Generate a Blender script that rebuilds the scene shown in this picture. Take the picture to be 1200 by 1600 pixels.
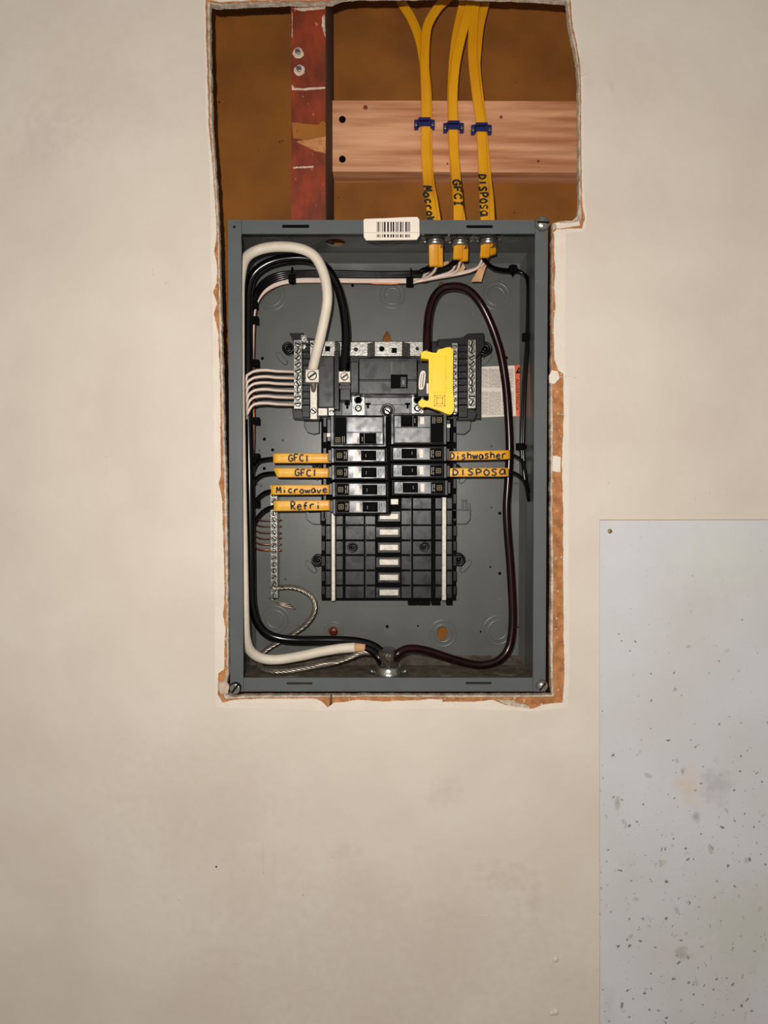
import bpy, bmesh, math, random
from mathutils import Vector, Matrix, noise
for o in list(bpy.data.objects): bpy.data.objects.remove(o)
SC = bpy.context.scene; COL = SC.collection
rnd = random.Random(7)
def lin(c):
    out = []
    for v in c[:3]:
        v = v / 255.0
        out.append(v / 12.92 if v <= .04045 else ((v + .055) / 1.055) ** 2.4)
    return (out[0], out[1], out[2], 1.0)
# ---------------------------------------------------------------- camera
D = .74; FPX = 1028.0; TH = .021; PYC = 773.6      # distance to wall, focal length in pixels, downward tilt, principal row
cam = bpy.data.cameras.new('camera'); camo = bpy.data.objects.new('camera', cam); COL.objects.link(camo)
cam.sensor_fit = 'VERTICAL'; cam.sensor_height = 36.0; cam.lens = FPX * 36.0 / 1600.0
cam.shift_y = -(800 - PYC) / 1600.0; cam.clip_start = .01
camo.location = (0, -D, 0); camo.rotation_euler = (math.pi / 2 - TH, 0, 0)
SC.camera = camo
# ---------------------------------------------------------------- light: phone torch up and left of the lens, dim room light
w = bpy.data.worlds.new('world'); SC.world = w; w.use_nodes = True
w.node_tree.nodes['Background'].inputs[0].default_value = (1.0, .93, .85, 1)
w.node_tree.nodes['Background'].inputs[1].default_value = .27
fl = bpy.data.lights.new('torch', 'POINT'); fl.energy = 22.5; fl.shadow_soft_size = .004; fl.color = (1, .965, .925)
flo = bpy.data.objects.new('torch', fl); COL.objects.link(flo); flo.location = (-.030, -D - .015, .050)
SC.view_settings.view_transform = 'Standard'; SC.view_settings.look = 'None'
SC.view_settings.gamma = 1; SC.view_settings.use_curve_mapping = False
SC.view_settings.exposure = 0.0
# ---------------------------------------------------------------- measuring: pixel of the photograph + depth -> point
CT, ST = math.cos(TH), math.sin(TH)
def ray(px, py):
    dx = (px - 600) / FPX; dz = (PYC - py) / FPX
    return Vector((dx, CT + dz * ST, -ST + dz * CT))
def P(px, py, y):
    d = ray(px, py); t = (y + D) / d.y
    return Vector((d.x * t, y, d.z * t))
def on_z(px, py, z):
    d = ray(px, py); t = z / d.z
    return Vector((d.x * t, d.y * t - D, z))
def mpp(y): return (D + y) / FPX
# ---------------------------------------------------------------- materials
MATS = {}
def mat(name, col, rough=.5, metal=0.0, var=.12, scale=60, bump=0.0, bscale=300, spec=.5, col2=None, speck=None, stretch=None, coat=0, thr=.68, sscale=500, detail=4):
    if name in MATS: return MATS[name]
    m = bpy.data.materials.new(name); m.use_nodes = True; nt = m.node_tree; N = nt.nodes; L = nt.links
    b = N['Principled BSDF']
    c1 = lin(col); c2 = lin(col2) if col2 else tuple([v * (1 - 2 * var) for v in c1[:3]]) + (1,)
    tc = N.new('ShaderNodeTexCoord'); mp = N.new('ShaderNodeMapping'); L.new(tc.outputs['Object'], mp.inputs[0])
    if stretch: mp.inputs['Scale'].default_value = stretch
    nz = N.new('ShaderNodeTexNoise'); nz.inputs['Scale'].default_value = scale; nz.inputs['Detail'].default_value = detail
    L.new(mp.outputs[0], nz.inputs['Vector'])
    rp = N.new('ShaderNodeMapRange'); rp.inputs['From Min'].default_value = .35; rp.inputs['From Max'].default_value = .65
    L.new(nz.outputs['Fac'], rp.inputs['Value'])
    mx = N.new('ShaderNodeMix'); mx.data_type = 'RGBA'
    mx.inputs['A'].default_value = c1; mx.inputs['B'].default_value = c2
    L.new(rp.outputs[0], mx.inputs['Factor'])
    last = mx.outputs['Result']
    if speck:
        n2 = N.new('ShaderNodeTexNoise'); n2.inputs['Scale'].default_value = sscale; n2.inputs['Detail'].default_value = 2
        L.new(mp.outputs[0], n2.inputs['Vector'])
        r2 = N.new('ShaderNodeMapRange'); r2.inputs['From Min'].default_value = thr; r2.inputs['From Max'].default_value = thr + .04
        L.new(n2.outputs['Fac'], r2.inputs['Value'])
        m2 = N.new('ShaderNodeMix'); m2.data_type = 'RGBA'; m2.inputs['B'].default_value = lin(speck)
        L.new(last, m2.inputs['A']); L.new(r2.outputs[0], m2.inputs['Factor']); last = m2.outputs['Result']
    L.new(last, b.inputs['Base Color'])
    b.inputs['Roughness'].default_value = rough; b.inputs['Metallic'].default_value = metal
    b.inputs['Specular IOR Level'].default_value = spec
    if coat: b.inputs['Coat Weight'].default_value = coat; b.inputs['Coat Roughness'].default_value = .2
    if bump:
        n3 = N.new('ShaderNodeTexNoise'); n3.inputs['Scale'].default_value = bscale; n3.inputs['Detail'].default_value = 3
        L.new(mp.outputs[0], n3.inputs['Vector'])
        bp = N.new('ShaderNodeBump'); bp.inputs['Strength'].default_value = bump; bp.inputs['Distance'].default_value = .002
        L.new(n3.outputs['Fac'], bp.inputs['Height']); L.new(bp.outputs[0], b.inputs['Normal'])
    m['last'] = last.node.name
    MATS[name] = m; return m
PANORG = P(1218, 1355, 0)
def stain(m, pts, org=Vector((0, 0, 0))):
    """blot marks that belong to the surface: (px, py, radius px, colour, strength, stretch x)"""
    nt = m.node_tree; N = nt.nodes; L = nt.links; b = N['Principled BSDF']
    tc = N.new('ShaderNodeTexCoord')
    nz = N.new('ShaderNodeTexNoise'); nz.inputs['Scale'].default_value = 90; nz.inputs['Detail'].default_value = 5
    L.new(tc.outputs['Object'], nz.inputs['Vector'])
    for (px, py, r, c, s, sx) in pts:
        src = b.inputs['Base Color'].links[0].from_socket
        q = P(px, py, 0) - org; rr = r * mpp(0)
        mp = N.new('ShaderNodeMapping'); L.new(tc.outputs['Object'], mp.inputs[0])
        mp.inputs['Scale'].default_value = (1 / (rr * sx), 0, 1 / rr)
        mp.inputs['Location'].default_value = (-q.x / (rr * sx), 0, -q.z / rr)
        ln = N.new('ShaderNodeVectorMath'); ln.operation = 'LENGTH'; L.new(mp.outputs[0], ln.inputs[0])
        ad = N.new('ShaderNodeMath'); ad.operation = 'MULTIPLY_ADD'; ad.inputs[1].default_value = 2.2; L.new(nz.outputs['Fac'], ad.inputs[0])
        L.new(ln.outputs['Value'], ad.inputs[2])
        mr = N.new('ShaderNodeMapRange'); mr.inputs['From Min'].default_value = 1.15; mr.inputs['From Max'].default_value = 2.1
        mr.inputs['To Min'].default_value = s; mr.inputs['To Max'].default_value = 0
        L.new(ad.outputs[0], mr.inputs['Value'])
        mx = N.new('ShaderNodeMix'); mx.data_type = 'RGBA'; mx.inputs['B'].default_value = lin(c)
        L.new(mr.outputs[0], mx.inputs['Factor']); L.new(src, mx.inputs['A']); L.new(mx.outputs['Result'], b.inputs['Base Color'])
M_PAINT = mat('wall_paint', (212, 201, 187), .55, var=.02, scale=9, bump=.16, bscale=90, col2=(205, 192, 178), spec=.3)
M_CREAM = mat('old_paint', (219, 207, 191), .6, var=.03, scale=40, bump=.3, bscale=160, spec=.3)
M_PAPER = mat('torn_paper', (184, 124, 74), .9, var=.2, scale=90, bump=.5, bscale=500, col2=(146, 94, 52), speck=(205, 180, 150), thr=.66, sscale=300)
M_GYP = mat('gypsum_core', (208, 194, 176), .95, var=.15, scale=150, bump=.9, bscale=700, col2=(172, 152, 130))
M_SHEET = mat('brown_sheet', (146, 90, 34), .75, var=.1, scale=14, bump=.2, bscale=300, col2=(124, 76, 32), speck=(70, 40, 18), thr=.74, sscale=120, spec=.2)
M_REDPAINT = mat('red_paint', (134, 48, 12), .45, var=.2, scale=70, bump=.1, bscale=200, col2=(98, 34, 10), speck=(170, 100, 66), thr=.7, sscale=200, stretch=(1, 1, .5))
M_OLDWOOD = mat('old_wood', (86, 52, 28), .8, var=.2, scale=60, stretch=(1, 1, .06), bump=.3)
M_PINE = mat('pine_wood', (226, 168, 126), .6, var=.15, scale=85, stretch=(.07, 1, 1), bump=.12, bscale=80, col2=(176, 112, 72), detail=5)
M_PINE2 = mat('pine_underside', (150, 104, 74), .8, var=.15, scale=60, stretch=(.1, 1, 1), bump=.2)
M_KNOT = mat('knot', (120, 62, 34), .7)
M_PLASTER = mat('plaster_dab', (205, 180, 160), .9, var=.15, scale=200, bump=.6)
M_GREY = mat('grey_enamel', (84, 88, 88), .42, var=.05, scale=30, bump=.03, bscale=400, speck=(120, 121, 119), thr=.74, sscale=260)
M_GREYIN = mat('grey_enamel_inside', (92, 92, 88), .36, var=.05, scale=30, bump=.02, bscale=200, speck=(140, 140, 136), thr=.75, sscale=240)
M_DUST = mat('dusty_enamel', (96, 88, 76), .6, var=.25, scale=70, bump=.5, bscale=300, col2=(70, 58, 45), speck=(150, 140, 125), thr=.68, sscale=400)
M_BLACK = mat('black_plastic', (10, 9, 8), .34, var=.2, scale=120, bump=.02, bscale=90, spec=.32)
M_BASE = mat('dark_moulding', (30, 28, 26), .33, var=.25, scale=50, bump=.03, bscale=70, col2=(20, 19, 18), spec=.42)
M_FACE = mat('breaker_face', (44, 42, 39), .33, var=.25, scale=60, bump=.04, bscale=80, spec=.66)
def smudge(m, lo, hi, sc):
    nt = m.node_tree; N = nt.nodes; L = nt.links; tc = N.new('ShaderNodeTexCoord')
    nz = N.new('ShaderNodeTexNoise'); nz.inputs['Scale'].default_value = sc; nz.inputs['Detail'].default_value = 3; L.new(tc.outputs['Object'], nz.inputs['Vector'])
    mr = N.new('ShaderNodeMapRange'); mr.inputs['From Min'].default_value = .38; mr.inputs['From Max'].default_value = .66
    mr.inputs['To Min'].default_value = lo; mr.inputs['To Max'].default_value = hi
    L.new(nz.outputs['Fac'], mr.inputs['Value']); L.new(mr.outputs[0], N['Principled BSDF'].inputs['Roughness'])
smudge(M_FACE, .30, .44, 90); smudge(M_BASE, .28, .50, 70)
M_MATT = mat('matt_black', (5, 5, 5), .75, var=.1, scale=100, spec=.08)
M_RUB = mat('black_insulation', (5, 4, 4), .2, var=.2, scale=100, bump=.03, bscale=80, spec=.4)
M_MAROON = mat('maroon_insulation', (36, 9, 7), .24, var=.3, scale=60, stretch=(1, 1, .3), bump=.03, bscale=90, col2=(20, 5, 4), spec=.4)
M_WHITE = mat('white_tape', (226, 212, 192), .55, var=.05, scale=50, bump=.25, bscale=120)
M_PINKW = mat('white_insulation', (226, 200, 184), .4, var=.06, scale=80)
M_COPPER = mat('bare_copper', (188, 110, 74), .32, .9, var=.2, scale=120)
M_DULLCU = mat('dull_copper', (120, 70, 52), .45, .6, var=.25, scale=150)
M_ALU = mat('aluminium', (168, 165, 157), .36, .85, var=.2, scale=260, bump=.12, bscale=500)
M_ALUB = mat('bright_aluminium', (200, 192, 178), .5, .4, var=.12, scale=160, bump=.1)
M_STEEL = mat('zinc_steel', (170, 168, 160), .3, .9, var=.2, scale=200, bump=.2, bscale=400)
M_STRAND = mat('aluminium_strand', (176, 165, 152), .35, .8, var=.2, scale=200)
M_YEL = mat('yellow_jacket', (232, 164, 12), .42, var=.08, scale=30, stretch=(1, 1, .3), bump=.04, col2=(214, 142, 8))
M_SLEEVE = mat('yellow_sleeve', (240, 184, 62), .36, var=.1, scale=50, bump=.05, col2=(226, 156, 32))
M_GUARD = mat('yellow_guard_plastic', (252, 208, 0), .45, var=.03, scale=40)
M_INK = mat('marker_ink', (28, 14, 10), .6)
M_STAPLE = mat('blue_staple', (24, 28, 96), .4, var=.15)
M_LABEL = mat('white_label', (234, 220, 204), .5, var=.03)
M_ORANGE = mat('orange_print', (232, 98, 44), .5, var=.05)
M_INKG = mat('grey_print', (150, 138, 134), .6)
M_OCHRE = mat('ochre_print', (150, 128, 78), .5)
M_FILL = mat('paper_filler', (214, 166, 118), .8, var=.12, bump=.3)
M_PANEL = mat('panel_paint', (204, 203, 204), .42, var=.02, scale=7, bump=.06, bscale=60, col2=(196, 193, 190))
M_BRASS = mat('brass', (170, 150, 110), .4, .7)
M_REDP = mat('red_plastic', (92, 16, 10), .4)
M_JACKET = mat('grey_jacket', (66, 58, 48), .4, var=.3, scale=120, bump=.5, bscale=200)
M_DARKHOLE = M_MATT
# specks on the panel: dirt spots that thicken towards the bottom
def dirt(m):
    nt = m.node_tree; N = nt.nodes; L = nt.links; b = N['Principled BSDF']
    tc = N.new('ShaderNodeTexCoord'); sx = N.new('ShaderNodeSeparateXYZ'); L.new(tc.outputs['Object'], sx.inputs[0])
    for (sc, lo, hi, c, s) in ((160, .74, .668, (106, 105, 96), .85), (70, .74, .66, (156, 156, 144), .5), (420, .74, .715, (120, 118, 112), .5)):
        src = b.inputs['Base Color'].links[0].from_socket
        nz = N.new('ShaderNodeTexNoise'); nz.inputs['Scale'].default_value = sc; nz.inputs['Detail'].default_value = 1.5
        L.new(tc.outputs['Object'], nz.inputs['Vector'])
        th = N.new('ShaderNodeMapRange'); th.inputs['From Min'].default_value = (P(1000, 900, 0) - PANORG).z; th.inputs['From Max'].default_value = (P(1000, 1330, 0) - PANORG).z
        th.inputs['To Min'].default_value = lo; th.inputs['To Max'].default_value = hi; L.new(sx.outputs['Z'], th.inputs['Value'])
        sb = N.new('ShaderNodeMath'); sb.operation = 'SUBTRACT'; L.new(nz.outputs['Fac'], sb.inputs[0]); L.new(th.outputs[0], sb.inputs[1])
        mr = N.new('ShaderNodeMapRange'); mr.inputs['From Max'].default_value = .05; mr.inputs['To Max'].default_value = s; L.new(sb.outputs[0], mr.inputs['Value'])
        mx = N.new('ShaderNodeMix'); mx.data_type = 'RGBA'; mx.inputs['B'].default_value = lin(c)
        L.new(mr.outputs[0], mx.inputs['Factor']); L.new(src, mx.inputs['A']); L.new(mx.outputs['Result'], b.inputs['Base Color'])
dirt(M_PANEL)
stain(M_PANEL, [(1076, 1228, 36, (208, 192, 178), .8, .8), (1118, 1226, 36, (178, 176, 178), .8, .8), (1165, 1450, 90, (186, 190, 172), .5, 1.2), (1130, 870, 80, (204, 206, 194), .6, 1.4), (964, 1255, 14, (140, 142, 120), .6, .4), (1066, 1205, 8, (140, 136, 116), .7, .6), (1088, 1276, 9, (146, 146, 138), .7, 1.2), (1066, 1490, 12, (150, 152, 136), .7, 1.2), (950, 1565, 40, (186, 180, 172), .4, .3)], PANORG)
stain(M_PAINT, [(695, 1240, 30, (194, 180, 165), .4, 1.3), (535, 1332, 20, (196, 183, 168), .35, 1.6), (790, 1370, 30, (188, 175, 160), .35, 2), (835, 1410, 24, (188, 175, 160), .35, 1.3), (300, 1250, 120, (196, 182, 166), .35, 1.5), (75, 215, 60, (190, 178, 170), .3, 1), (140, 130, 120, (196, 178, 166), .25, 1.4), (600, 1480, 160, (192, 178, 164), .35, 2.2), (960, 120, 80, (198, 184, 172), .3, 1.4), (955, 135, 14, (188, 176, 164), .6, .5)])
# ---------------------------------------------------------------- mesh builder
class MB:
    def __init__(s): s.bm = bmesh.new()
    def poly(s, pts, off, mi=0, smooth=False):
        """closed outline (world points) extruded by off"""
        off = Vector(off)
        a = [s.bm.verts.new(p) for p in pts]; b = [s.bm.verts.new(Vector(p) + off) for p in pts]
        fs = [s.bm.faces.new(a), s.bm.faces.new(b[::-1])]
        n = len(a)
        for i in range(n):
            f = s.bm.faces.new((a[i], b[i], b[(i + 1) % n], a[(i + 1) % n])); f.smooth = smooth; fs.append(f)
        for f in fs: f.material_index = mi
        return fs
    def prism(s, pp, y0, y1, bev=0.0, mi=0, smooth=False):
        """outline in photo pixels at depth y0, extruded straight back to y1"""
        pts = [P(px, py, y0) for px, py in pp]
        fs = s.poly(pts, (0, y1 - y0, 0), mi, smooth)
        if bev:
            r = bmesh.ops.bevel(s.bm, geom=list(fs[0].edges), offset=bev, segments=2, profile=.5, affect='EDGES', clamp_overlap=True)
            for f in r['faces']: f.material_index = mi; f.smooth = True
    def box(s, x0, y0p, x1, y1p, y0, y1, bev=0.0, mi=0):
        a, b = P((x0 + 0), (y0p + y1p) / 2, y0), P(x1, (y0p + y1p) / 2, y0)
        t, u = P((x0 + x1) / 2, y0p, y0), P((x0 + x1) / 2, y1p, y0)
        s.wbox(a.x, b.x, y0, y1, u.z, t.z, bev, mi)
    def wbox(s, xa, xb, ya, yb, za, zb, bev=0.0, mi=0):
        pts = [Vector((xa, ya, zb)), Vector((xb, ya, zb)), Vector((xb, ya, za)), Vector((xa, ya, za))]
        fs = s.poly(pts, (0, yb - ya, 0), mi)
        if bev:
            r = bmesh.ops.bevel(s.bm, geom=list(fs[0].edges), offset=bev, segments=2, profile=.5, affect='EDGES', clamp_overlap=True)
            for f in r['faces']: f.material_index = mi
    def fill(s, loops, off, mi=0, edge_mi=None):
        """plate with holes: loops[0] outer, others holes; extruded by off"""
        off = Vector(off); bm = s.bm; E = []; LV = []
        for lp in loops:
            vs = [bm.verts.new(p) for p in lp]; LV.append(vs)
            for i in range(len(vs)): E.append(bm.edges.new((vs[i], vs[(i + 1) % len(vs)])))
        r = bmesh.ops.triangle_fill(bm, use_beauty=True, use_dissolve=False, edges=E)
        fs = [g for g in r['geom'] if isinstance(g, bmesh.types.BMFace)]
        for f in fs: f.material_index = mi
        if off.length > 0:
            mapv = {}
            for vs in LV:
                for v in vs: mapv[v] = bm.verts.new(v.co + off)
            for f in fs:
                nf = bm.faces.new([mapv[v] for v in reversed(f.verts)]); nf.material_index = mi
            for vs in LV:
                n = len(vs)
                for i in range(n):
                    f = bm.faces.new((vs[i], vs[(i + 1) % n], mapv[vs[(i + 1) % n]], mapv[vs[i]]))
                    f.material_index = mi if edge_mi is None else edge_mi
    def sweep(s, pts, prof, up=None, mi=0, caps=True, smooth=True, scales=None):
        """profile (list of (u,v)) swept along pts; u is across (in the wall plane), v is towards the viewer"""
        bm = s.bm; rings = []; n = len(pts); lastN = None
        for i in range(n):
            T = (pts[min(i + 1, n - 1)] - pts[max(i - 1, 0)])
            if T.length < 1e-9: T = Vector((0, 0, 1))
            T.normalize()
            if up is not None: ref = Vector(up)
            else: ref = lastN if lastN is not None else (Vector((0, 1, 0)) if abs(T.y) < .8 else Vector((1, 0, 0)))
            B = ref - T * ref.dot(T)
            if B.length < 1e-6: B = Vector((1, 0, 0)) - T * T.x
            B.normalize(); lastN = B
            A = T.cross(B)
            k = scales[i] if scales else 1
            rings.append([bm.verts.new(pts[i] + A * (u * k) + B * (v * k)) for u, v in prof])
        m = len(prof)
        for i in range(n - 1):
            for j in range(m):
                f = bm.faces.new((rings[i][j], rings[i][(j + 1) % m], rings[i + 1][(j + 1) % m], rings[i + 1][j])); f.smooth = smooth; f.material_index = mi
        if caps:
            for rr in (rings[0][::-1], rings[-1]):
                f = bm.faces.new(rr); f.material_index = mi
    def tube(s, pts, r, n=8, **k):
        s.sweep(pts, [(r * math.cos(2 * math.pi * i / n), r * math.sin(2 * math.pi * i / n)) for i in range(n)], **k)
    def lathe(s, c, axis, prof, n=16, mi=0, smooth=True, caps=True):
        """profile [(radius, height along axis)] turned round axis through c"""
        axis = Vector(axis).normalized(); a = Vector((1, 0, 0)) if abs(axis.x) < .8 else Vector((0, 0, 1))
        U = (a - axis * a.dot(axis)).normalized(); V = axis.cross(U); rings = []
        for r, h in prof:
            if r < 1e-7: rings.append([s.bm.verts.new(c + axis * h)])
            else: rings.append([s.bm.verts.new(c + axis * h + (U * math.cos(2 * math.pi * i / n) + V * math.sin(2 * math.pi * i / n)) * r) for i in range(n)])
        for A, B in zip(rings, rings[1:]):
            for i in range(n):
                j = (i + 1) % n
                if len(A) == 1 and len(B) == 1: continue
                if len(A) == 1: f = s.bm.faces.new((A[0], B[j], B[i]))
                elif len(B) == 1: f = s.bm.faces.new((A[i], A[j], B[0]))
                else: f = s.bm.faces.new((A[i], A[j], B[j], B[i]))
                f.smooth = smooth; f.material_index = mi
        for R, fl in ((rings[0], 0), (rings[-1], 1)):
            if caps and len(R) > 1:
                try: f = s.bm.faces.new(R if fl else R[::-1]); f.material_index = mi
                except ValueError: pass
    def build(s, name, mats, parent=None):
        off = wloc(parent)
        bmesh.ops.translate(s.bm, verts=s.bm.verts, vec=-off)
        bmesh.ops.recalc_face_normals(s.bm, faces=s.bm.faces)
        me = bpy.data.meshes.new(name); s.bm.to_mesh(me); s.bm.free()
        for m in (mats if isinstance(mats, (list, tuple)) else [mats]): me.materials.append(m)
        o = bpy.data.objects.new(name, me); COL.objects.link(o)
        if parent: o.parent = parent
        return o
def wloc(o):
    v = Vector((0, 0, 0))
    while o is not None: v = v + o.location; o = o.parent
    return v
def tag(o, label, cat, group=None):
    o['label'] = label; o['category'] = cat
    if group: o['group'] = group
    return o
def thing(name, label, cat, loc=(0, 0, 0), group=None):
    o = bpy.data.objects.new(name, None); COL.objects.link(o); o.location = loc; o.empty_display_size = .01
    return tag(o, label, cat, group)
def struct(o, label=None):
    o['kind'] = 'structure'
    if label: o['label'] = label
    return o
def stuff(o): o['kind'] = 'stuff'; return o
def copy_tree(o, parent=None):
    c = o.copy(); COL.objects.link(c)
    if parent: c.parent = parent
    for ch in list(o.children): copy_tree(ch, c)
    return c
def smooth_path(pts, step=.004):
    """Catmull-Rom through points"""
    out = []; n = len(pts)
    for i in range(n - 1):
        p0, p1, p2, p3 = pts[max(i - 1, 0)], pts[i], pts[i + 1], pts[min(i + 2, n - 1)]
        k = max(2, int((p2 - p1).length / step))
        for j in range(k):
            t = j / k
            out.append(.5 * ((2 * p1) + (p2 - p0) * t + (2 * p0 - 5 * p1 + 4 * p2 - p3) * t * t + (3 * p1 - p0 - 3 * p2 + p3) * t ** 3))
    out.append(pts[-1].copy()); return out
def path(pp, y=None):
    """[(px,py,depth)] -> smooth world path"""
    return smooth_path([P(a[0], a[1], a[2] if len(a) > 2 else y) for a in pp])
def disc(px, py, r, n=12, y=0.0, ry=None):
    return [P(px + r * math.cos(2 * math.pi * i / n), py - (ry or r) * math.sin(2 * math.pi * i / n), y) for i in range(n)]
SCREWS = {}
def screw_mesh(r, h, style, m):
    key = (round(r, 5), round(h, 5), style, m.name)
    if key in SCREWS: return SCREWS[key]
    b = MB(); O = Vector((0, 0, 0)); ax = (0, -1, 0)
    if style == 'slot':
        b.lathe(O, ax, [(r, -h * .6), (r, h * .15), (r * .9, h * .3), (0, h * .3)], 14, mi=1)
        for sg in (1, -1):
            n = 8; pts = []
            g = r * .13
            for i in range(n + 1):
                a = math.asin(g / r) + (math.pi - 2 * math.asin(g / r)) * i / n
                pts.append(Vector((r * .86 * math.cos(a), -h, sg * r * .86 * math.sin(a))))
            fs = b.poly(pts, (0, h * .85, 0), 0)
            rr = bmesh.ops.bevel(b.bm, geom=list(fs[0].edges), offset=r * .12, segments=2, profile=.5, affect='EDGES', clamp_overlap=True)
    elif style == 'dome':
        b.lathe(O, ax, [(r, -h * .4), (r, h * .2), (r * .85, h * .65), (r * .5, h * .95), (0, h)], 14)
        b.wbox(-r * .75, r * .75, -h * 1.02, -h * .5, -r * .1, r * .1, mi=1)
    elif style == 'boss':
        b.lathe(O, ax, [(r, -h), (r, h * .9), (r * .88, h), (r * .7, h), (r * .64, h * .5), (r * .34, h * .5), (r * .28, h * .85), (0, h * .9)], 16)
    elif style == 'socket':
        b.lathe(O, ax, [(r, -h), (r, h * .9), (r * .9, h), (r * .55, h), (r * .5, h * .2), (r * .3, h * .2), (0, h * .6)], 16)
    bmesh.ops.recalc_face_normals(b.bm, faces=b.bm.faces)
    me = bpy.data.meshes.new('screw'); b.bm.to_mesh(me); b.bm.free(); me.materials.append(m); me.materials.append(M_MATT)
    SCREWS[key] = me; return me
def screw(px, py, y, rpx, parent, name='screw', m=None, h=.0012, style='slot', ang=0.0):
    o = bpy.data.objects.new(name, screw_mesh(rpx * mpp(y), h, style, m or M_STEEL)); COL.objects.link(o)
    o.parent = parent; o.location = P(px, py, y) - wloc(parent); o.rotation_euler = (0, ang, 0)
    return o
def jag(pp, amp=.7, step=2.0, seed=0, amp2=1.0):
    out = []; n = len(pp); d = 0.0
    for i in range(n):
        a = Vector((pp[i][0], pp[i][1])); b = Vector((pp[(i + 1) % n][0], pp[(i + 1) % n][1]))
        L = (b - a).length; k = max(1, int(L / step)); nr = Vector((-(b - a).y, (b - a).x)) / max(L, 1e-6)
        for j in range(k):
            t = j / k; q = a.lerp(b, t); d += L / k
            v = amp * (noise.noise(Vector((d * .35, seed * 9.1, 0))) + .6 * noise.noise(Vector((d * 1.1, seed * 3.3, 5)))) + amp2 * noise.noise(Vector((d * .06, seed, 9)))
            q2 = q + nr * v; out.append((q2.x, q2.y))
    return out
# ================================================================ THE WALL
B_ = [(331,14),(345,17),(400,14),(453,12),(480,13),(520,11),(535,5),(560,3),(640,3),(700,1),(760,4),(830,6),(886,10),(890,40),(897,70),(903,105),(904,130),(904,200),(905,280),(905,320),(902,338),(893,345),(870,346),(860,349),(859,400),(859,480),(858.5,560),(857,600),(856.5,650),(857.5,700),(857,800),(858,900),(856.5,1000),(857.5,1060),(859,1082),(800,1082),(700,1082.5),(600,1082),(500,1082.5),(400,1082.5),(366,1084),(354,1079),(357,1066),(360,1050),(360,980),(359,880),(357,760),(354,680),(352,600),(349,500),(347,430),(345,345),(340,260),(335,195),(334,150),(332,80)]
A2_ = [(324,9),(345,12),(400,9),(453,8),(480,9),(520,7),(532,2),(560,0),(640,0),(760,1),(830,3),(889,6),(893,40),(900,70),(905.5,105),(906.5,130),(906.5,200),(907.5,280),(908,318),(909,340),(905,352),(870,355),(864,360),(863.5,400),(863.5,480),(862.5,560),(863,600),(864,650),(864,700),(863,800),(865,900),(864,1000),(864,1060),(866,1087),(800,1088),(700,1088),(600,1087),(500,1088),(400,1089),(352,1091),(346,1080),(350,1062),(354,1045),(354,980),(352,880),(350,760),(347,680),(345,600),(342,500),(341,430),(339,345),(333,260),(328,195),(327,150),(325,80)]
A_ = [(321,5),(345,9),(400,6),(453,5),(480,6),(520,4),(530,-1),(560,-3),(640,-3),(760,-2),(830,0),(891,3),(895,40),(902,70),(907,105),(908,130),(908,200),(909,280),(910,318),(914,342),(909,357),(870,358),(866,362),(866,400),(868,420),(866,440),(868,480),(865,500),(866,560),(872,578),(880,584),(881,650),(878,720),(880,800),(880,900),(881,1000),(882,1060),(879,1096),(850,1099),(832,1106),(790,1100),(770,1092),(740,1095),(692,1095),(688,1090.5),(640,1093),(600,1094.5),(560,1092),(522,1097),(512,1104),(502,1094),(494,1089.8),(400,1090.3),(366,1092),(348,1096),(340,1084),(341,1052),(350,1046),(352,980),(348,960),(351,940),(350,880),(347,780),(342,757),(345,742),(344.5,680),(344,600),(341,520),(334,490),(339,474),(333,456),(339,442),(339,410),(334,392),(338,376),(338,345),(332,260),(326,195),(325,150),(322,60)]
S_ = [(318,0),(345,4),(400,2),(453,1),(520,0),(530,-5),(640,-7),(830,-4),(894,-1),(898,40),(905,70),(910,105),(911,130),(911,200),(912,280),(914,318),(918,342),(913,361),(884,364),(884,420),(882,520),(884,575),(889,600),(889,700),(888,900),(890,1040),(887,1104),(830,1110),(700,1105),(520,1109),(400,1105),(337,1104),(336,1040),(335,760),(333,560),(331,460),(329,380),(328,260),(322,195),(321,150),(319,60)]
OUT = [(-350,-400),(1560,-400),(1560,2000),(-350,2000)]
# the drywall is 10 mm thick: the outline above is its back edge on the top, left, bottom and lower right sides
KB = (D + .0098) / D
B_ = [(600 + (x - 600) * KB if (x < 700 or y > 345) else x, 752 + (y - 752) * KB if (y < 20 or y > 1000) else y) for x, y in B_]
up = lambda pp: [(x, y - (6.5 if x < 525 else 9.5)) if y < 20 else ((x, y + 1.6) if y > 1083 else (x, y)) for x, y in pp]
A2_, A_, S_ = up(A2_), up(A_), up(S_)
def wl(pp, y): return [P(a, b, y) for a, b in pp]
PAN = [(936.7,812),(1500,811.3),(1500,1900),(936.7,1900)]
mb = MB(); mb.fill([wl(OUT, 0), wl(jag(S_, .3, 6, 4), 0), wl(PAN, 0)], (0, .0012, 0))
wall = struct(mb.build('wall_front', M_PAINT), 'cream painted drywall around the cut opening')
mb = MB(); mb.fill([wl(jag(S_, .3, 6, 4), .00012), wl(jag(A_, .7, 2, 1, 1.0), .00012)], (0, .0011, 0))
mb.build('unpainted_margin', M_CREAM, wall)['label'] = 'paler cream margin scored round the opening'
mb = MB(); mb.fill([wl(OUT, .0012), wl(jag(A2_, .6, 2, 2, 1.0), .0012)], (0, .0008, 0))
mb.build('paper_face', M_PAPER, wall)['label'] = 'torn brown paper face of the drywall'
mb = MB(); mb.fill([wl(OUT, .002), wl(jag(B_, .7, 2, 3, 1.2), .002)], (0, .0078, 0))
mb.build('gypsum_core', M_GYP, wall)['label'] = 'crumbly grey gypsum edge'
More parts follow.
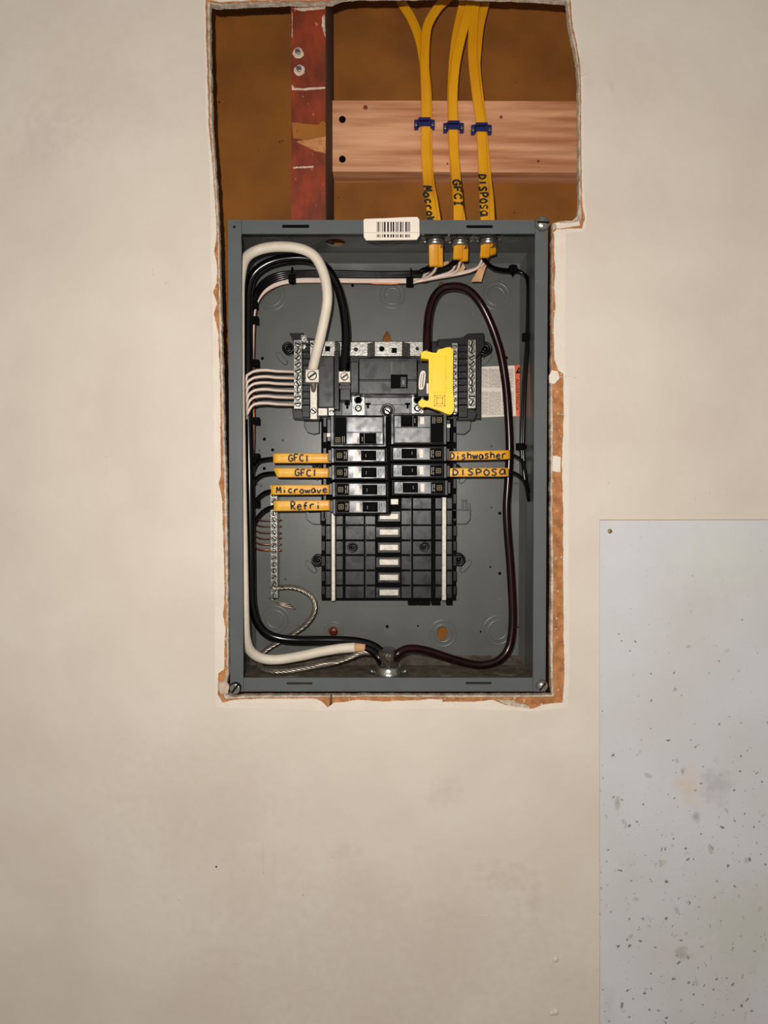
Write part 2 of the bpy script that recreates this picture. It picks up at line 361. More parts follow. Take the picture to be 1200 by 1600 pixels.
# torn flaps and chips on the face
def chip(pp, y0, y1, m, name, label=None, seed=1):
    b = MB(); b.prism(jag(pp, .5, 2, seed), y0, y1); o = b.build(name, m, wall)
    if label: o['label'] = label
chip([(908,92),(913,100),(920,112),(909,119)], -.0010, .0002, M_PAINT, 'paint_flake', 'lifted flake of paint', 3)
chip([(862,578),(872,580),(874,592),(866,600),(859,598),(858,586)], -.0004, .003, M_CREAM, 'paint_flake', None, 4)
chip([(864,712),(876,714),(876,738),(863,736)], .0003, .0016, M_CREAM, 'paint_flake', None, 5)
chip([(776,1092),(800,1095),(826,1103),(828,1106),(806,1105),(788,1100)], -.0006, .0014, M_GYP, 'torn_flap', None, 6)
chip([(340,1066),(352,1064),(358,1072),(356,1084),(344,1084)], .0004, .003, M_PLASTER, 'torn_flap', None, 7)
chip([(868,348),(890,349),(904,346),(906,352),(892,355),(870,357)], .0006, .0028, M_CREAM, 'paint_flake', None, 8)
chip([(516,1086),(519,1086),(519,1102),(515,1102)], .0002, .002, M_OLDWOOD, 'torn_flap', None, 9)
for i, (px, py, r) in enumerate([(868,1581,6),(868,1499,5),(862,1583,4),(338,1354,1.6),(280,1404,2.2),(950,755,2),(1108,770,1.8),(1134,774,1.6),(1085,780,1.6),(685,1186,1.2),(240,430,1.8),(260,443,2)]):
    b = MB(); b.lathe(P(px, py, .0002), (0, -1, 0), [(r * mpp(0), -.0002), (r * mpp(0) * .8, .0007 * min(r, 3) / 2), (0, .001 * min(r, 3) / 2)], 9)
    b.build('paint_lump', M_MATT if i == 3 else M_PAINT, wall)
for pp in ([(1035,602),(1032,625),(1028,650),(1027,672)], [(410,1310),(411,1340),(412,1365)], [(473,1370),(474,1400)], [(518,1340),(540,1334),(560,1328)], [(668,1232),(690,1231),(706,1230)], [(868,590),(884,588),(900,590)], [(730,1430),(765,1431)], [(238,420),(240,430),(238,442)], [(1128,480),(1134,515)], [(164,742),(168,735),(170,720),(166,712)], [(330,455),(331,500),(332,570)]):
    b = MB(); b.tube(path(pp, .0001), .00042, 6); b.build('paint_ridge', M_PAINT, wall)
# brown sheet behind the studs
mb = MB(); q0, q1 = P(150, -200, .131), P(1050, 1250, .131)
mb.wbox(q0.x, q1.x, .131, .140, q1.z, q0.z)
struct(mb.build('wall_back', M_SHEET), 'brown board at the back of the wall cavity')
# stud: red paint on its face, bare old wood at its sides
t = thing('wall_stud', 'red painted wooden stud rising above the left half of the grey panel box', 'stud', P(483, 344, .02))
a, b_, c_ = P(455.5, 344, .0135), P(510, 344, .0135), P(483, -260, .0135)
mb = MB(); mb.wbox(a.x, b_.x, .0138, .1305, a.z, c_.z, .0006); mb.build('timber', M_OLDWOOD, t)
mb = MB(); mb.wbox(a.x, b_.x - .0012, .0133, .0139, a.z, c_.z); mb.build('red_paint_coat', M_REDPAINT, t)
for pp, m in (([(456,131),(460,137),(470,138),(490,136.5),(508,136),(508,138.5),(490,140),(470,141),(456,141)], M_PLASTER), ([(456,191),(475,193),(497,195),(504,189),(509,192),(509,213),(490,215),(480,219),(458,216)], M_SHEET), ([(462,221),(509,213),(509,240),(488,234)], M_PAPER),
              ([(456,18),(457,18),(457,60),(456,60)], M_PLASTER), ([(503,26),(507,22),(509,60),(503,42)], M_PLASTER), ([(458,261),(490,259),(490,262),(458,263)], M_PLASTER), ([(456,13),(509,10),(507,14),(470,17)], M_PLASTER)):
    b = MB(); b.prism(jag(pp, .9, 1.5, 11), .0130, .0134); b.build('paint_scrape', m, t)
for px, py in ((466, 83), (468, 110)):
    b = MB(); b.lathe(P(px, py, .0134), (0, -1, 0), [(.0068, -.001), (.0058, .0008), (.0042, .0004), (0, -.0002)], 11); o = b.build('plaster_dab', M_PLASTER, t)
    for v in o.data.vertices: v.co += Vector((rnd.uniform(-1, 1), 0, rnd.uniform(-1, 1))) * .0007
    screw(px - 1, py - 3, .0126, 4.5, t, 'nail_head', M_STEEL, .0008, 'dome', .5)
# pine block between the studs
zt, zb_ = P(700, 157, .100).z, P(700, 268, .100).z; xl = b_.x + .0004; xr = P(985, 200, .1).x
t = thing('wood_block', 'pale pinkish pine block nailed across behind the yellow cables', 'wood block', ((xl + xr) / 2, .115, zb_))
mb = MB(); fs = mb.poly([Vector((xl, .100, zt)), Vector((xr, .100, zt - .001)), Vector((xr, .100, zb_ - .0015)), Vector((xl, .100, zb_))], (0, .0305, 0))
mb.build('timber', M_PINE, t)
for px, py in ((535, 187), (535, 249)): screw(px, py, .1, 5.2, t, 'screw_head', M_MATT, .0012, 'boss')
for px, py, r in ((571, 168, 4.5), (783, 183, 3.2), (699, 256, 2), (841, 252, 3)):
    b = MB(); b.lathe(P(px, py, .1), (0, -1, 0), [(r * mpp(.1), -.0005), (r * mpp(.1) * .7, .0003), (0, .0002)], 9); b.build('knot', M_KNOT, t)
# ================================================================ ENCLOSURE
YB = .120
X0, X1 = P(358, 712, .003).x, P(854.2, 712, .003).x
Z1, Z0 = P(600, 343.5, .003).z, P(600, 1080.5, .003).z
T_ = .0016
enc = thing('electrical_enclosure', 'grey steel electrical panel box set into the cut wall opening', 'electrical panel', ((X0 + X1) / 2, .06, Z0))
def px_of(x, y): return 600 + x * FPX / (D + y)
# flanges
def rect(x0, x1, z0, z1, y): return [Vector((x0, y, z1)), Vector((x1, y, z1)), Vector((x1, y, z0)), Vector((x0, y, z0))]
def slotloop(px0, px1, pyc, h, y):
    return [P(a, b, y) for a, b in ((px0 + 2, pyc - h), (px1 - 2, pyc - h), (px1, pyc), (px1 - 2, pyc + h), (px0 + 2, pyc + h), (px0, pyc))]
xi0, xi1 = P(379, 712, .003).x, P(834, 712, .003).x; zi1, zi0 = Z1 - .0152, Z0 + .0155
mb = MB(); mb.fill([rect(X0, xi0 - .0003, Z0, Z1, .003), disc(366, 354.5, 2.4, 10, .003)], (0, T_, 0)); mb.build('left_flange', M_GREY, enc)
mb = MB(); mb.fill([rect(xi1 + .0003, X1, Z0, Z1, .003)], (0, T_, 0)); mb.build('right_flange', M_GREY, enc)
mb = MB(); mb.fill([rect(xi0, xi1, zi1, Z1, .0034), slotloop(440, 484, 353.5, 2.6, .0034), slotloop(728, 771, 354, 2.4, .0034)], (0, T_, 0)); mb.build('top_flange', M_GREY, enc)
mb = MB(); mb.fill([rect(xi0, xi1, Z0, zi0, .0034), slotloop(447, 489, 1068, 1.9, .0034), slotloop(727, 769, 1067.5, 1.9, .0034)], (0, T_, 0)); mb.build('bottom_flange', M_GREY, enc)
# tabs behind the flange slots, coloured black for the shade inside them
for px, py in ((462, 354), (749, 355)):
    b = MB(); b.box(px - 24, py - 4, px + 24, py + 4, .0065, .0075, .0003); b.box(px - 6, py - 2, px + 8, py + .5, .0056, .0070, .0003); b.build('slot_shade_tab', M_MATT, enc)
# side walls with a bent corner at the back
CH = .0055; CV = .0085
mb = MB(); mb.poly([Vector((X0, .0047, Z0)), Vector((X0 + T_, .0047, Z0)), Vector((X0 + T_, .105, Z0)), Vector((X0 + T_ + CH, YB, Z0)), Vector((X0, YB, Z0))], (0, 0, Z1 - Z0)); mb.build('left_side', M_GREYIN, enc)
mb = MB(); mb.poly([Vector((X1, .0047, Z0)), Vector((X1 - T_, .0047, Z0)), Vector((X1 - T_, .105, Z0)), Vector((X1 - T_ - CH, YB, Z0)), Vector((X1, YB, Z0))], (0, 0, Z1 - Z0)); mb.build('right_side', M_GREYIN, enc)
ztop, zbot = Z1 - T_, Z0 + T_
kc = on_z(524, 379, ztop)
conn = [on_z(680, 371, ztop), on_z(719, 372, ztop), on_z(763, 370, ztop)]
def zdisc(c, r, z, n=16, ax=1.0): return [Vector((c.x + r * math.cos(2 * math.pi * i / n), c.y + r * ax * math.sin(2 * math.pi * i / n), z)) for i in range(n)]
holes = [zdisc(kc, .0125, ztop, 16)] + [zdisc(c, .0108, ztop, 14) for c in conn]
mb = MB(); mb.fill([[Vector((X0, .0047, ztop)), Vector((X1, .0047, ztop)), Vector((X1, YB, ztop)), Vector((X0, YB, ztop))]] + holes, (0, 0, T_))
mb.poly([Vector((X0, .105, ztop)), Vector((X0, YB, ztop - CV)), Vector((X0, YB, ztop))], (X1 - X0, 0, 0))
mb.build('top_side', M_GREYIN, enc)
bc = on_z(607, 1052, zbot)
mb = MB(); mb.fill([[Vector((X0, .0047, zbot)), Vector((X1, .0047, zbot)), Vector((X1, YB, zbot)), Vector((X0, YB, zbot))], zdisc(bc, .017, zbot, 18)], (0, 0, -T_))
mb.poly([Vector((X0, .105, zbot)), Vector((X0, YB, zbot + CV)), Vector((X0, YB, zbot))], (X1 - X0, 0, 0))
mb.build('bottom_side', M_DUST, enc)['label'] = 'dusty brown floor of the box'
# back plate with its real holes
def keyhole(px, py, r, y, slot=8, up=True):
    pts = []; sg = -1 if up else 1
    for i in range(13):
        a = math.radians(-60 + 300 * i / 12) if not up else math.radians(120 + 300 * i / 12)
        pts.append(P(px + r * math.cos(a), py - r * math.sin(a), y))
    return pts
bh = []
for px, py in ((410,560),(413,686),(426,703),(413,732),(551,446),(791,559),(605,979),(781,802),(781,896),(766,886),(653,978),(811,980),(751,987)):
    bh.append(disc(px, py, 2.6 if px not in (766, 653, 751) else 1.6, 8, YB))
bh.append([P(a, b, YB) for a, b in ((597,534),(599,526),(604,518),(607,519),(611,526),(613,534))])
bh.append([P(a, b, YB) for a, b in ((683,988),(685,982),(691,979),(697,981),(700,987),(698,994),(694,998),(694,1003),(689,1003),(688,998),(684,994))])
bh.append(disc(521, 987, 8, 12, YB))
bh.append([P(a, b, YB) for a, b in ((684,446),(690,440),(698,444),(700,452),(690,457))])
mb = MB(); mb.fill([rect(X0, X1, Z0, Z1, YB)] + bh, (0, .0014, 0)); mb.build('back_plate', M_GREYIN, enc)
for px, py in ((410,560),(413,686),(426,703),(413,732),(551,446),(791,559),(605,979),(781,802),(781,896),(766,886),(653,978),(811,980),(751,987)):  # black discs added in the small holes, standing in for their shade
    b = MB(); b.lathe(P(px, py, YB + .0012), (0, -1, 0), [(.0026, -.003), (.0026, 0), (0, .0002)], 9); b.build('plate_hole_shade', M_MATT, enc)
# pressed knockout rings
for px, py, r in ((425,463,22),(775,462,22),(613,462,20),(430,968,22),(778,985,24),(692,990,22),(521,987,16)):
    c = P(px, py, YB); r *= mpp(YB)
    b = MB(); b.lathe(c, (0, -1, 0), [(r, 0), (r * .95, .0006), (r * .88, 0)], 28, caps=False); b.lathe(c, (0, -1, 0), [(r * .68, 0), (r * .63, .0006), (r * .56, 0)], 24, caps=False)
    b.build('knockout', M_GREYIN, enc)
for px, py, r in ((425,377,26),(474,372,30),(603,372,34),(800,373,18)):
    c = on_z(px, py, ztop); r *= mpp(c.y)
    b = MB(); b.lathe(c, (0, 0, -1), [(r, 0), (r * .94, .0008), (r * .86, 0)], 28, caps=False); b.lathe(c, (0, 0, -1), [(r * .66, 0), (r * .60, .0008), (r * .5, 0)], 24, caps=False)
    b.build('knockout', M_GREYIN, enc)
for px, py, r in ((450,1052,26),(700,1050,26),(790,1050,24)):
    c = on_z(px, py, zbot); r *= mpp(c.y) * .8
    b = MB(); b.lathe(c, (0, 0, 1), [(r, 0), (r * .94, .0008), (r * .86, 0)], 28, caps=False); b.build('knockout', M_DUST, enc)
screw(521, 987, YB + .001, 6.5, enc, 'hole_plug', M_REDP, .0015, 'dome')['label'] = 'dark red plug'
# three raised pips beside the mounting points
for px, py in ((392,757),(402,757),(408,759),(806,755),(812,755),(818,756),(405,704),(442,688),(446,905),(768,697),(768,793),(815,772),(816,778)):
    b = MB(); b.lathe(P(px, py, YB), (0, -1, 0), [(.0016, 0), (.0012, .0012), (0, .0016)], 9); b.build('pip', M_GREYIN, enc)
# cover screws at the flange corners
screw(847, 350, .0024, 11.8, enc, 'cover_screw', M_STEEL, .0055, 'dome', .05)
screw(368, 1075, .0026, 9.5, enc, 'cover_screw', M_STEEL, .0045, 'slot', -.9)
screw(846.5, 1071, .0026, 9.5, enc, 'cover_screw', M_STEEL, .0050, 'dome', -.9)
# barcode sticker folded over the top flange
yb_ = .0026
lab = MB(); lab.prism([(568,344),(570,342),(602,341),(630,339.5),(652,339),(655,343),(655.5,368),(651,374.5),(572,375.5),(568.5,370)], yb_, yb_ + .0009)
lab = lab.build('barcode_sticker', M_LABEL, enc); lab['label'] = 'white barcode sticker on the top edge'
bars = [(588.5,589.5,0),(590.2,592,1),(593,594.6,0),(596.4,599,0),(600,602.5,1),(605,607.6,1),(610,612.2,1),(613.6,616,1),(618,623,0),(625,627.3,1),(628.2,630.8,0),(633.3,635.6,1),(636.2,641,0)]
for mi, m in ((1, M_MATT), (0, M_INKG)):
    b = MB()
    for x0, x1, k in bars:
        if k == mi:
            b.box(x0, 346.5, x1, 362.2, yb_ - .0001, yb_ + .0003); b.box(x0, 366, x1, 371, yb_ - .0001, yb_ + .0003)
    b.build('printed_bars', m, lab)
b = MB(); b.box(569, 363.2, 655, 363.7, yb_ - .00008, yb_ + .0003); b.build('fold_line', M_INKG, lab)
# warning label on the back plate
yl = YB - .0003
lab = MB(); lab.prism([(744,573.5),(804,571),(806.5,650),(744,652.5)], yl, YB); lab = lab.build('warning_label', M_LABEL, enc); lab['label'] = 'white and orange warning label'
b = MB(); b.prism([(804,571),(816,569.5),(818.5,571),(818.5,650),(806.5,651)], yl - .00005, YB); b.build('orange_band', M_ORANGE, lab)
b = MB(); b.prism([(810.5,573),(816,583),(805.5,583.5)], yl - .00015, yl + .0001); b.build('warning_triangle', M_MATT, lab)
b = MB(); b.box(810.2, 576.5, 811.2, 580.5, yl - .0002, yl); b.build('exclamation_mark', M_ORANGE, lab)
b = MB(); r2 = random.Random(3)
for (xa, xb) in ((746, 762.5), (764, 783), (785, 802)):
    x = xa
    while x < xb:
        for (ya, ye) in ((575, 606), (611, 648.5)):
            y = ya + r2.uniform(0, 2)
            while y < ye:
                k = r2.uniform(3, 9); e = min(y + k, ye)
                b.box(x, y, x + .8, e, yl - .00008, yl + .0001); y = e + r2.uniform(.6, 1.4)
        x += 1.75
stuff(b.build('small_print', M_INKG, lab))
def text_mesh(s, size):
    cu = bpy.data.curves.new('lettering', 'FONT'); cu.body = s; cu.size = size; cu.extrude = .00008; cu.align_x = 'LEFT'
    o = bpy.data.objects.new('lettering', cu); COL.objects.link(o)
    dg = bpy.context.evaluated_depsgraph_get(); dg.update()
    me = bpy.data.meshes.new_from_object(o.evaluated_get(dg)); bpy.data.objects.remove(o); return me
for s, px, py, ln in (('WARNING', 812.6, 601, 33), ('ADVERTENCIA', 806.0, 592, 49)):
    me = text_mesh(s, .0062); xs = [v.co.x for v in me.vertices]; k = ln * mpp(yl) / (max(xs) - min(xs))
    p = P(px, py, yl - .0001) - wloc(lab)
    for v in me.vertices:
        u, vv, ww = v.co; v.co = Vector((vv * .95, ww, -u * k)) + p
    me.materials.append(M_MATT); o = bpy.data.objects.new('lettering', me); COL.objects.link(o); o.parent = lab
# ================================================================ handwriting
GL = {
 'G': [[(.9,.85),(.5,1),(.1,.65),(.15,.15),(.5,0),(.9,.15),(.9,.45),(.5,.45)]], 'F': [[(.15,0),(.12,1),(.9,1)],[(.15,.52),(.7,.55)]],
 'C': [[(.9,.85),(.5,1),(.12,.65),(.15,.25),(.5,0),(.92,.15)]], 'I': [[(.5,0),(.5,1)]], 'i': [[(.5,0),(.5,.55)],[(.5,.8),(.5,.9)]],
 'J': [[(.2,1),(.8,1)],[(.5,1),(.5,0)],[(.2,0),(.8,0)]],
 'D': [[(.2,0),(.25,1),(.7,.85),(.95,.5),(.7,.12),(.1,0)]], 's': [[(.85,.6),(.45,.7),(.2,.5),(.8,.25),(.5,0),(.1,.06)]],
 'S': [[(.85,.9),(.45,1),(.15,.75),(.8,.3),(.5,0),(.1,.1)]], 'h': [[(.15,1),(.15,0)],[(.15,.45),(.5,.65),(.85,.5),(.85,0)]],
 'w': [[(0,.6),(.25,0),(.5,.5),(.75,0),(1,.6)]], 'W': [[(0,1),(.25,0),(.5,.7),(.75,0),(1,1)]], 'a': [[(.85,.6),(.4,.65),(.1,.3),(.4,0),(.8,.2),(.85,.6),(.95,0)]],
 'A': [[(.9,.9),(.5,1),(.1,.5),(.4,.05),(.85,.4),(.85,.95),(1,.0)]], 'e': [[(.15,.35),(.85,.4),(.6,.66),(.2,.5),(.2,.1),(.6,0),(.95,.12)]],
 'r': [[(.2,0),(.2,.6)],[(.2,.4),(.55,.65),(.9,.55)]], 'P': [[(.2,0),(.15,1),(.7,.95),(.9,.7),(.65,.45),(.2,.42)]], 'O': [[(.5,1),(.12,.6),(.3,.05),(.75,.05),(.9,.55),(.5,1)]],
 'R': [[(.2,0),(.15,1),(.7,.95),(.85,.72),(.6,.5),(.25,.48),(.95,0)]], 'f': [[(.85,.95),(.5,.95),(.4,.7),(.4,0)],[(.1,.55),(.8,.55)]],
 'M': [[(.05,0),(.15,1),(.5,.35),(.85,1),(.95,0)]], 'm': [[(.05,0),(.1,.65),(.3,.6),(.45,.05)],[(.45,.5),(.7,.65),(.9,.05)]], 'c': [[(.85,.55),(.45,.65),(.15,.3),(.45,0),(.9,.1)]],
 'o': [[(.5,.65),(.12,.35),(.35,.02),(.75,.05),(.88,.4),(.5,.65)]], 'v': [[(.1,.6),(.45,0),(.9,.62)]]}
def writing(text, fn, yf, cw, wid, parent, seed=1):
    """fn(u, v) -> photo pixel; u counts letters, v is 0..1 of letter height"""
    b = MB(); rr = random.Random(seed)
    for i, ch in enumerate(text):
        if ch == ' ': continue
        dv = rr.uniform(-.06, .06); ds = rr.uniform(.95, 1.08)
        for st in GL[ch]:
            pts = [fn(i + .08 + u * .82, (v * ds + dv)) for u, v in st]
            w3 = smooth_path([P(a[0], a[1], yf(a) if callable(yf) else yf) for a in pts], .0012)
            hw = wid * 1.45 * mpp(.07) / 2
            b.sweep(w3, [(-hw, -.00012), (hw, -.00012), (hw, .0004), (-hw, .0004)], up=(0, 1, 0), smooth=False)
    return b.build('handwriting', M_INK, parent)
# ================================================================ CABLES
def flatprof(wd, th, n=22):
    pr = []
    for i in range(n):
        a = 2 * math.pi * i / n; cx, sy = math.cos(a), math.sin(a)
        u = math.copysign(abs(cx) ** .75, cx) * wd / 2; v = math.copysign(abs(sy) ** .6, sy) * th / 2
        v *= 1 + .10 * math.cos(u / (wd / 2) * 2 * math.pi)
        pr.append((u, v))
    return pr
cableG = 'yellow cables coming down to the panel'
def cable(pp, label, wpx=14.5, th=.0044):
    q = P(pp[-1][0], pp[-1][1], pp[-1][2])
    t = thing('yellow_cable', label, 'cable', q, cableG)
    mb = MB(); mb.sweep(path(pp), flatprof(wpx * mpp(.09), th), up=(0, 1, 0)); mb.build('jacket', M_YEL, t)
    return t
zc = [c.y for c in conn]
F_, R_ = .0925, .0972
cabA2 = cable([(606,-40,.115),(628,5,.108),(642,28,.105),(654,57,.101),(661,90,.0985),(667,140,R_),(668,190,R_),(668,230,R_),(671,280,.088),(676,310,.07),(681,343,zc[0] + .0046),(684,375,zc[0] + .0046),(685,417,zc[0] + .018)], 'yellow cable entering from far left at the top, behind the leftmost pair')
cabA = cable([(730,-30,.105),(694,2,.098),(680,18,.095),(669,38,F_),(665,60,F_),(663.5,100,F_),(665,145,F_),(665.5,190,F_),(665,230,F_),(668,283,.082),(671,310,.064),(676,343,zc[0]),(677,375,zc[0]),(678,416,zc[0] + .013)], 'yellow cable marked Macrow, front of the leftmost pair')
cabB2 = cable([(734,-40,.1005),(724,6,.1),(714,51,R_),(709.5,85,R_),(707.5,110,R_),(706,160,R_),(708,230,R_),(712,283,.088),(714,310,.07),(720,343,zc[1] + .0046),(724,375,zc[1] + .0046),(724,408,zc[1] + .018)], 'yellow cable behind the one marked GFCI in the middle pair')
cabB = cable([(752,-40,.094),(736,6,F_),(728,32,F_),(721,57,F_),(712,99,F_),(708,142,F_),(708,184,F_),(709,227,F_),(713,283,.082),(715.5,310,.064),(716,343,zc[1]),(716.5,375,zc[1]),(715,405,zc[1] + .013)], 'yellow cable marked GFCI, front of the middle pair')
cabC2 = cable([(764,-40,.1005),(757,6,.1),(749,42,R_),(744.5,85,R_),(744,110,R_),(749,156,R_),(753,190,R_),(756,227,R_),(761,283,.088),(764,310,.07),(765.5,343,zc[2] + .0046),(767,375,zc[2] + .0046),(768,398,zc[2] + .018)], 'yellow cable behind the one marked Disposa in the rightmost pair')
cabC = cable([(744,-40,.094),(742,6,F_),(738.5,57,F_),(739,99,F_),(745.5,156,F_),(750,184,F_),(753,227,F_),(755.5,283,.082),(756.5,310,.064),(758,343,zc[2]),(759,375,zc[2]),(757,402,zc[2] + .013)], 'yellow cable marked Disposa, front of the rightmost pair')
def ydep(y0, s=1.0):
    # depth of the front cable along its run between staple and box top, minus half its thickness
    ks = [(190, F_), (230, F_), (283, .082), (310, .064), (343, y0), (376, y0)]
    def f(a):
        py = a[1]
        for (p, d), (q, e) in zip(ks, ks[1:]):
            if p <= py <= q: return d + (e - d) * (py - p) / (q - p) - .0042
        return y0 - .0042
    return f
def vert(x0, y0, x1, y1, n, h):
    def f(u, v):
        k = u / n; return (x0 + (x1 - x0) * k + v * h, y0 + (y1 - y0) * k)
    return f
writing('MacroW', vert(660.5, 290, 669, 348, 6, 11.5), ydep(zc[0]), 1, 2.0, cabA, 2)
writing('GFCJ', vert(708, 280, 711.5, 323, 4, 11), ydep(zc[1]), 1, 2.0, cabB, 3)
writing('DISPOSA', vert(748.5, 271, 751, 338, 7, 11), ydep(zc[2]), 1, 2.0, cabC, 4)
# blue staples
for i, (px, py, nm) in enumerate(((663, 194, 'leftmost'), (708.5, 199, 'middle'), (752, 202, 'rightmost'))):
    t = thing('cable_staple', 'blue plastic staple over the %s pair of yellow cables' % nm, 'staple', P(px, py, .1), 'blue cable staples on the pine block')
    b = MB()
    y0 = .0888
    pr = [(px - 15, .0925), (px - 11, .0925), (px - 9, y0), (px + 9, y0), (px + 11, .0925), (px + 16, .0925), (px + 16, .0965), (px + 12, .0965)]
    top = [(-15.5, .0948), (-10.5, .0940), (-8.5, .0888), (8.5, .0888), (10.5, .0940), (16, .0948), (16, .1), (10, .1), (10, .0955), (8, .0903), (-8, .0903), (-9.5, .0955), (-9.5, .1), (-15.5, .1)]
    m_ = mpp(.095); c = P(px, py, .095)
    b.poly([Vector((c.x + a * m_, y, c.z - 6.5 * m_)) for a, y in top], (0, 0, 13 * m_)); b.build('saddle', M_STAPLE, t)
    for sx in (-12.5, 12.5):
        screw(px + sx, py, .0946, 3, t, 'nail_head', M_STEEL, .0006, 'dome')
    b = MB(); b.box(px - 8, py - 6.5, px + 8, py - 4.5, .0886, .0902); b.build('ridge', M_MATT, t)
# box connectors
for i, c in enumerate(conn):
    t = thing('cable_connector', 'zinc cable connector in the box top, %s of three' % ('leftmost', 'middle', 'rightmost')[i], 'connector', c, 'zinc cable connectors in the top of the box')
    b = MB(); b.lathe(c, (0, 0, -1), [(.0142, .0003), (.0142, .0030), (.0112, .0030), (.0112, .0003), (.0142, .0003)], 20, smooth=False, caps=False)
    for k in range(8):
        a = k * math.pi / 4 + .2; q = c + Vector((math.cos(a), math.sin(a), 0)) * .0150
        b.wbox(q.x - .0016, q.x + .0016, q.y - .0016, q.y + .0016, c.z - .0034, c.z - .0003)
    b.build('locknut', M_STEEL, t)
    b = MB(); b.lathe(c, (0, 0, -1), [(.0102, -.014), (.0102, .0045), (.0108, .005), (.0108, .006), (.0102, .0066), (.0108, .0074), (.0108, .0084), (.0102, .009), (.0104, .0105), (.0088, .0105), (.0088, -.014), (.0102, -.014)], 22, caps=False); b.build('barrel', M_STEEL, t)
# ================================================================ INTERIOR: terminal assembly
asm = thing('panel_interior', 'black moulded interior with terminal bars and bus stabs in the middle of the box', 'panel interior', P(608, 800, YB))
# base moulding, matt black to put shade into the gaps between pads
mb = MB(); mb.box(502, 648, 713, 938, .1015, .119, .001)
mb.build('base_moulding', M_MATT, asm)
# pads between the ribs
for j, (ya, ye) in enumerate(((797.5, 819), (821.5, 842.5), (845.5, 865.5), (868.5, 889.5), (892.5, 913), (916, 934), (778, 794.5))):
    for k, (xa, xe) in enumerate(((539.5, 568.8), (645, 674), (525, 536), (680, 690.3), (570.4, 586.5), (627, 643.2), (509, 517), (698, 706.5))):
        if j == 6 and k in (0, 2, 4, 6): continue
        b = MB(); b.box(xa, ya, xe, ye + .7, .0988, .102, .0005); b.build('pad', M_BASE, asm)
    for xa in (572, 642):
        b = MB(); b.lathe(P(xa, ya - 1, .0985), (0, -1, 0), [(.0017, -.003), (.0017, .0003), (.0008, .0003), (.0006, -.0006), (0, -.0006)], 10); b.build('rivet', M_BASE, asm)
    if j == 6: continue
    # side notch walls
    for xa, xe in ((502, 508), (708, 713.5)):
        b = MB(); b.box(xa, ya, xe, ye - 5, .0965, .1018, .0004); b.build('side_notch', M_BLACK, asm)
for xa in (505, 708):
    for ya in range(652, 800, 24):
        b = MB(); b.box(xa, ya, xa + 5, ya + 15, .0965, .1018, .0004); b.build('side_notch', M_BLACK, asm)
# bus stabs
for j, yy in enumerate((807, 831.5, 855.5, 878.5, 902.5, 926)):
    b = MB(); b.box(587 if j % 2 else 590, yy - 8.5, 626, yy + 8.5, .0965, .1015, .0008); b.build('stab_block', M_BASE, asm)
    x0 = 593; b = MB(); b.box(x0, yy - 4.6, 622.5, yy + 4.6, .0905, .0968, .0005); b.build('bus_stab', M_ALUB, asm)
    for xa in ((574, 577.5) if j % 2 else (635, 638.5)), :
        b = MB(); b.box(xa[0], yy - 5, xa[1], yy + 5, .1005, .1016); b.build('slot', M_MATT, asm)
b = MB(); b.box(609.9, 779.5, 622.5, 788.5, .0905, .0968, .0005); b.build('bus_stab', M_ALUB, asm)
# long neutral strips either side
for x0, x1, ya, ye in ((517.8, 523.6, 800, 939), (690.8, 697.2, 777, 938)):
    b = MB(); b.box(x0, ya, x1, ye, .0925, .1018, .0004); b.build('neutral_strip', M_ALUB, asm)
for px, py in ((551, 855), (663, 854)): screw(px, py, .0975, 8.2, asm, 'screw_boss', M_BLACK, .002, 'boss')
for x0, x1 in ((637.5, 652), (653, 672), (674.5, 688), (698, 707)):
    b = MB(); b.box(x0, 936, x1, 945.5, .1035, .117, .0003); b.build('foot_peg', M_MATT, asm)
# mounting ears with their tilted tabs
def ear(px, py, r, tx, ty, ang):
    screw(px, py, .108, r, asm, 'mounting_boss', M_BLACK, .006, 'boss')
    b = MB(); ca, sa = math.cos(ang), math.sin(ang); pp = []
    for i in range(14):
        a = 2 * math.pi * i / 14; u = 12 * math.copysign(abs(math.cos(a)) ** .6, math.cos(a)); v = 4.4 * math.sin(a); pp.append((tx + u * ca - v * sa, ty + u * sa + v * ca))
    b.prism(pp, .1145, YB + .0001, .0008, smooth=True); b.build('mounting_tab', M_GREYIN, asm)
ear(451, 545, 9.5, 440, 560, .85); ear(757, 546, 11, 760, 562, -.85)
ear(497, 875, 9.5, 486, 886, .85); ear(716.5, 873.5, 10, 728, 885, -.85)
ear(496, 727, 8, 490, 741, .85); ear(712, 733, 8, 726, 746, -.85)
for pp in ([(499,658),(499,677),(490,679),(480,676),(475,666),(475,658)], [(711,655),(711,678),(726,679),(735,672),(737,655)], [(501,800),(501,820),(488,819),(479,812),(477,798),(481,797),(482,803)], [(713,797),(713,819),(729,819),(735,812),(736,797)]):
    b = MB(); b.prism(pp, .108, .1195, .001); b.build('side_lobe', mat('smoked_plastic', (70, 69, 66), .4) if pp[0][1] < 700 else M_GREYIN, asm)
for x0, ya, x1, ye in ((721.5, 781, 723.6, 799), (727.6, 781, 729.6, 799), (733, 787, 735, 803), (721.5, 780, 729.6, 782.5)):
    b = MB(); b.box(x0, ya, x1, ye, .106, .1095, .0003); b.build('hook', M_GREYIN, asm)
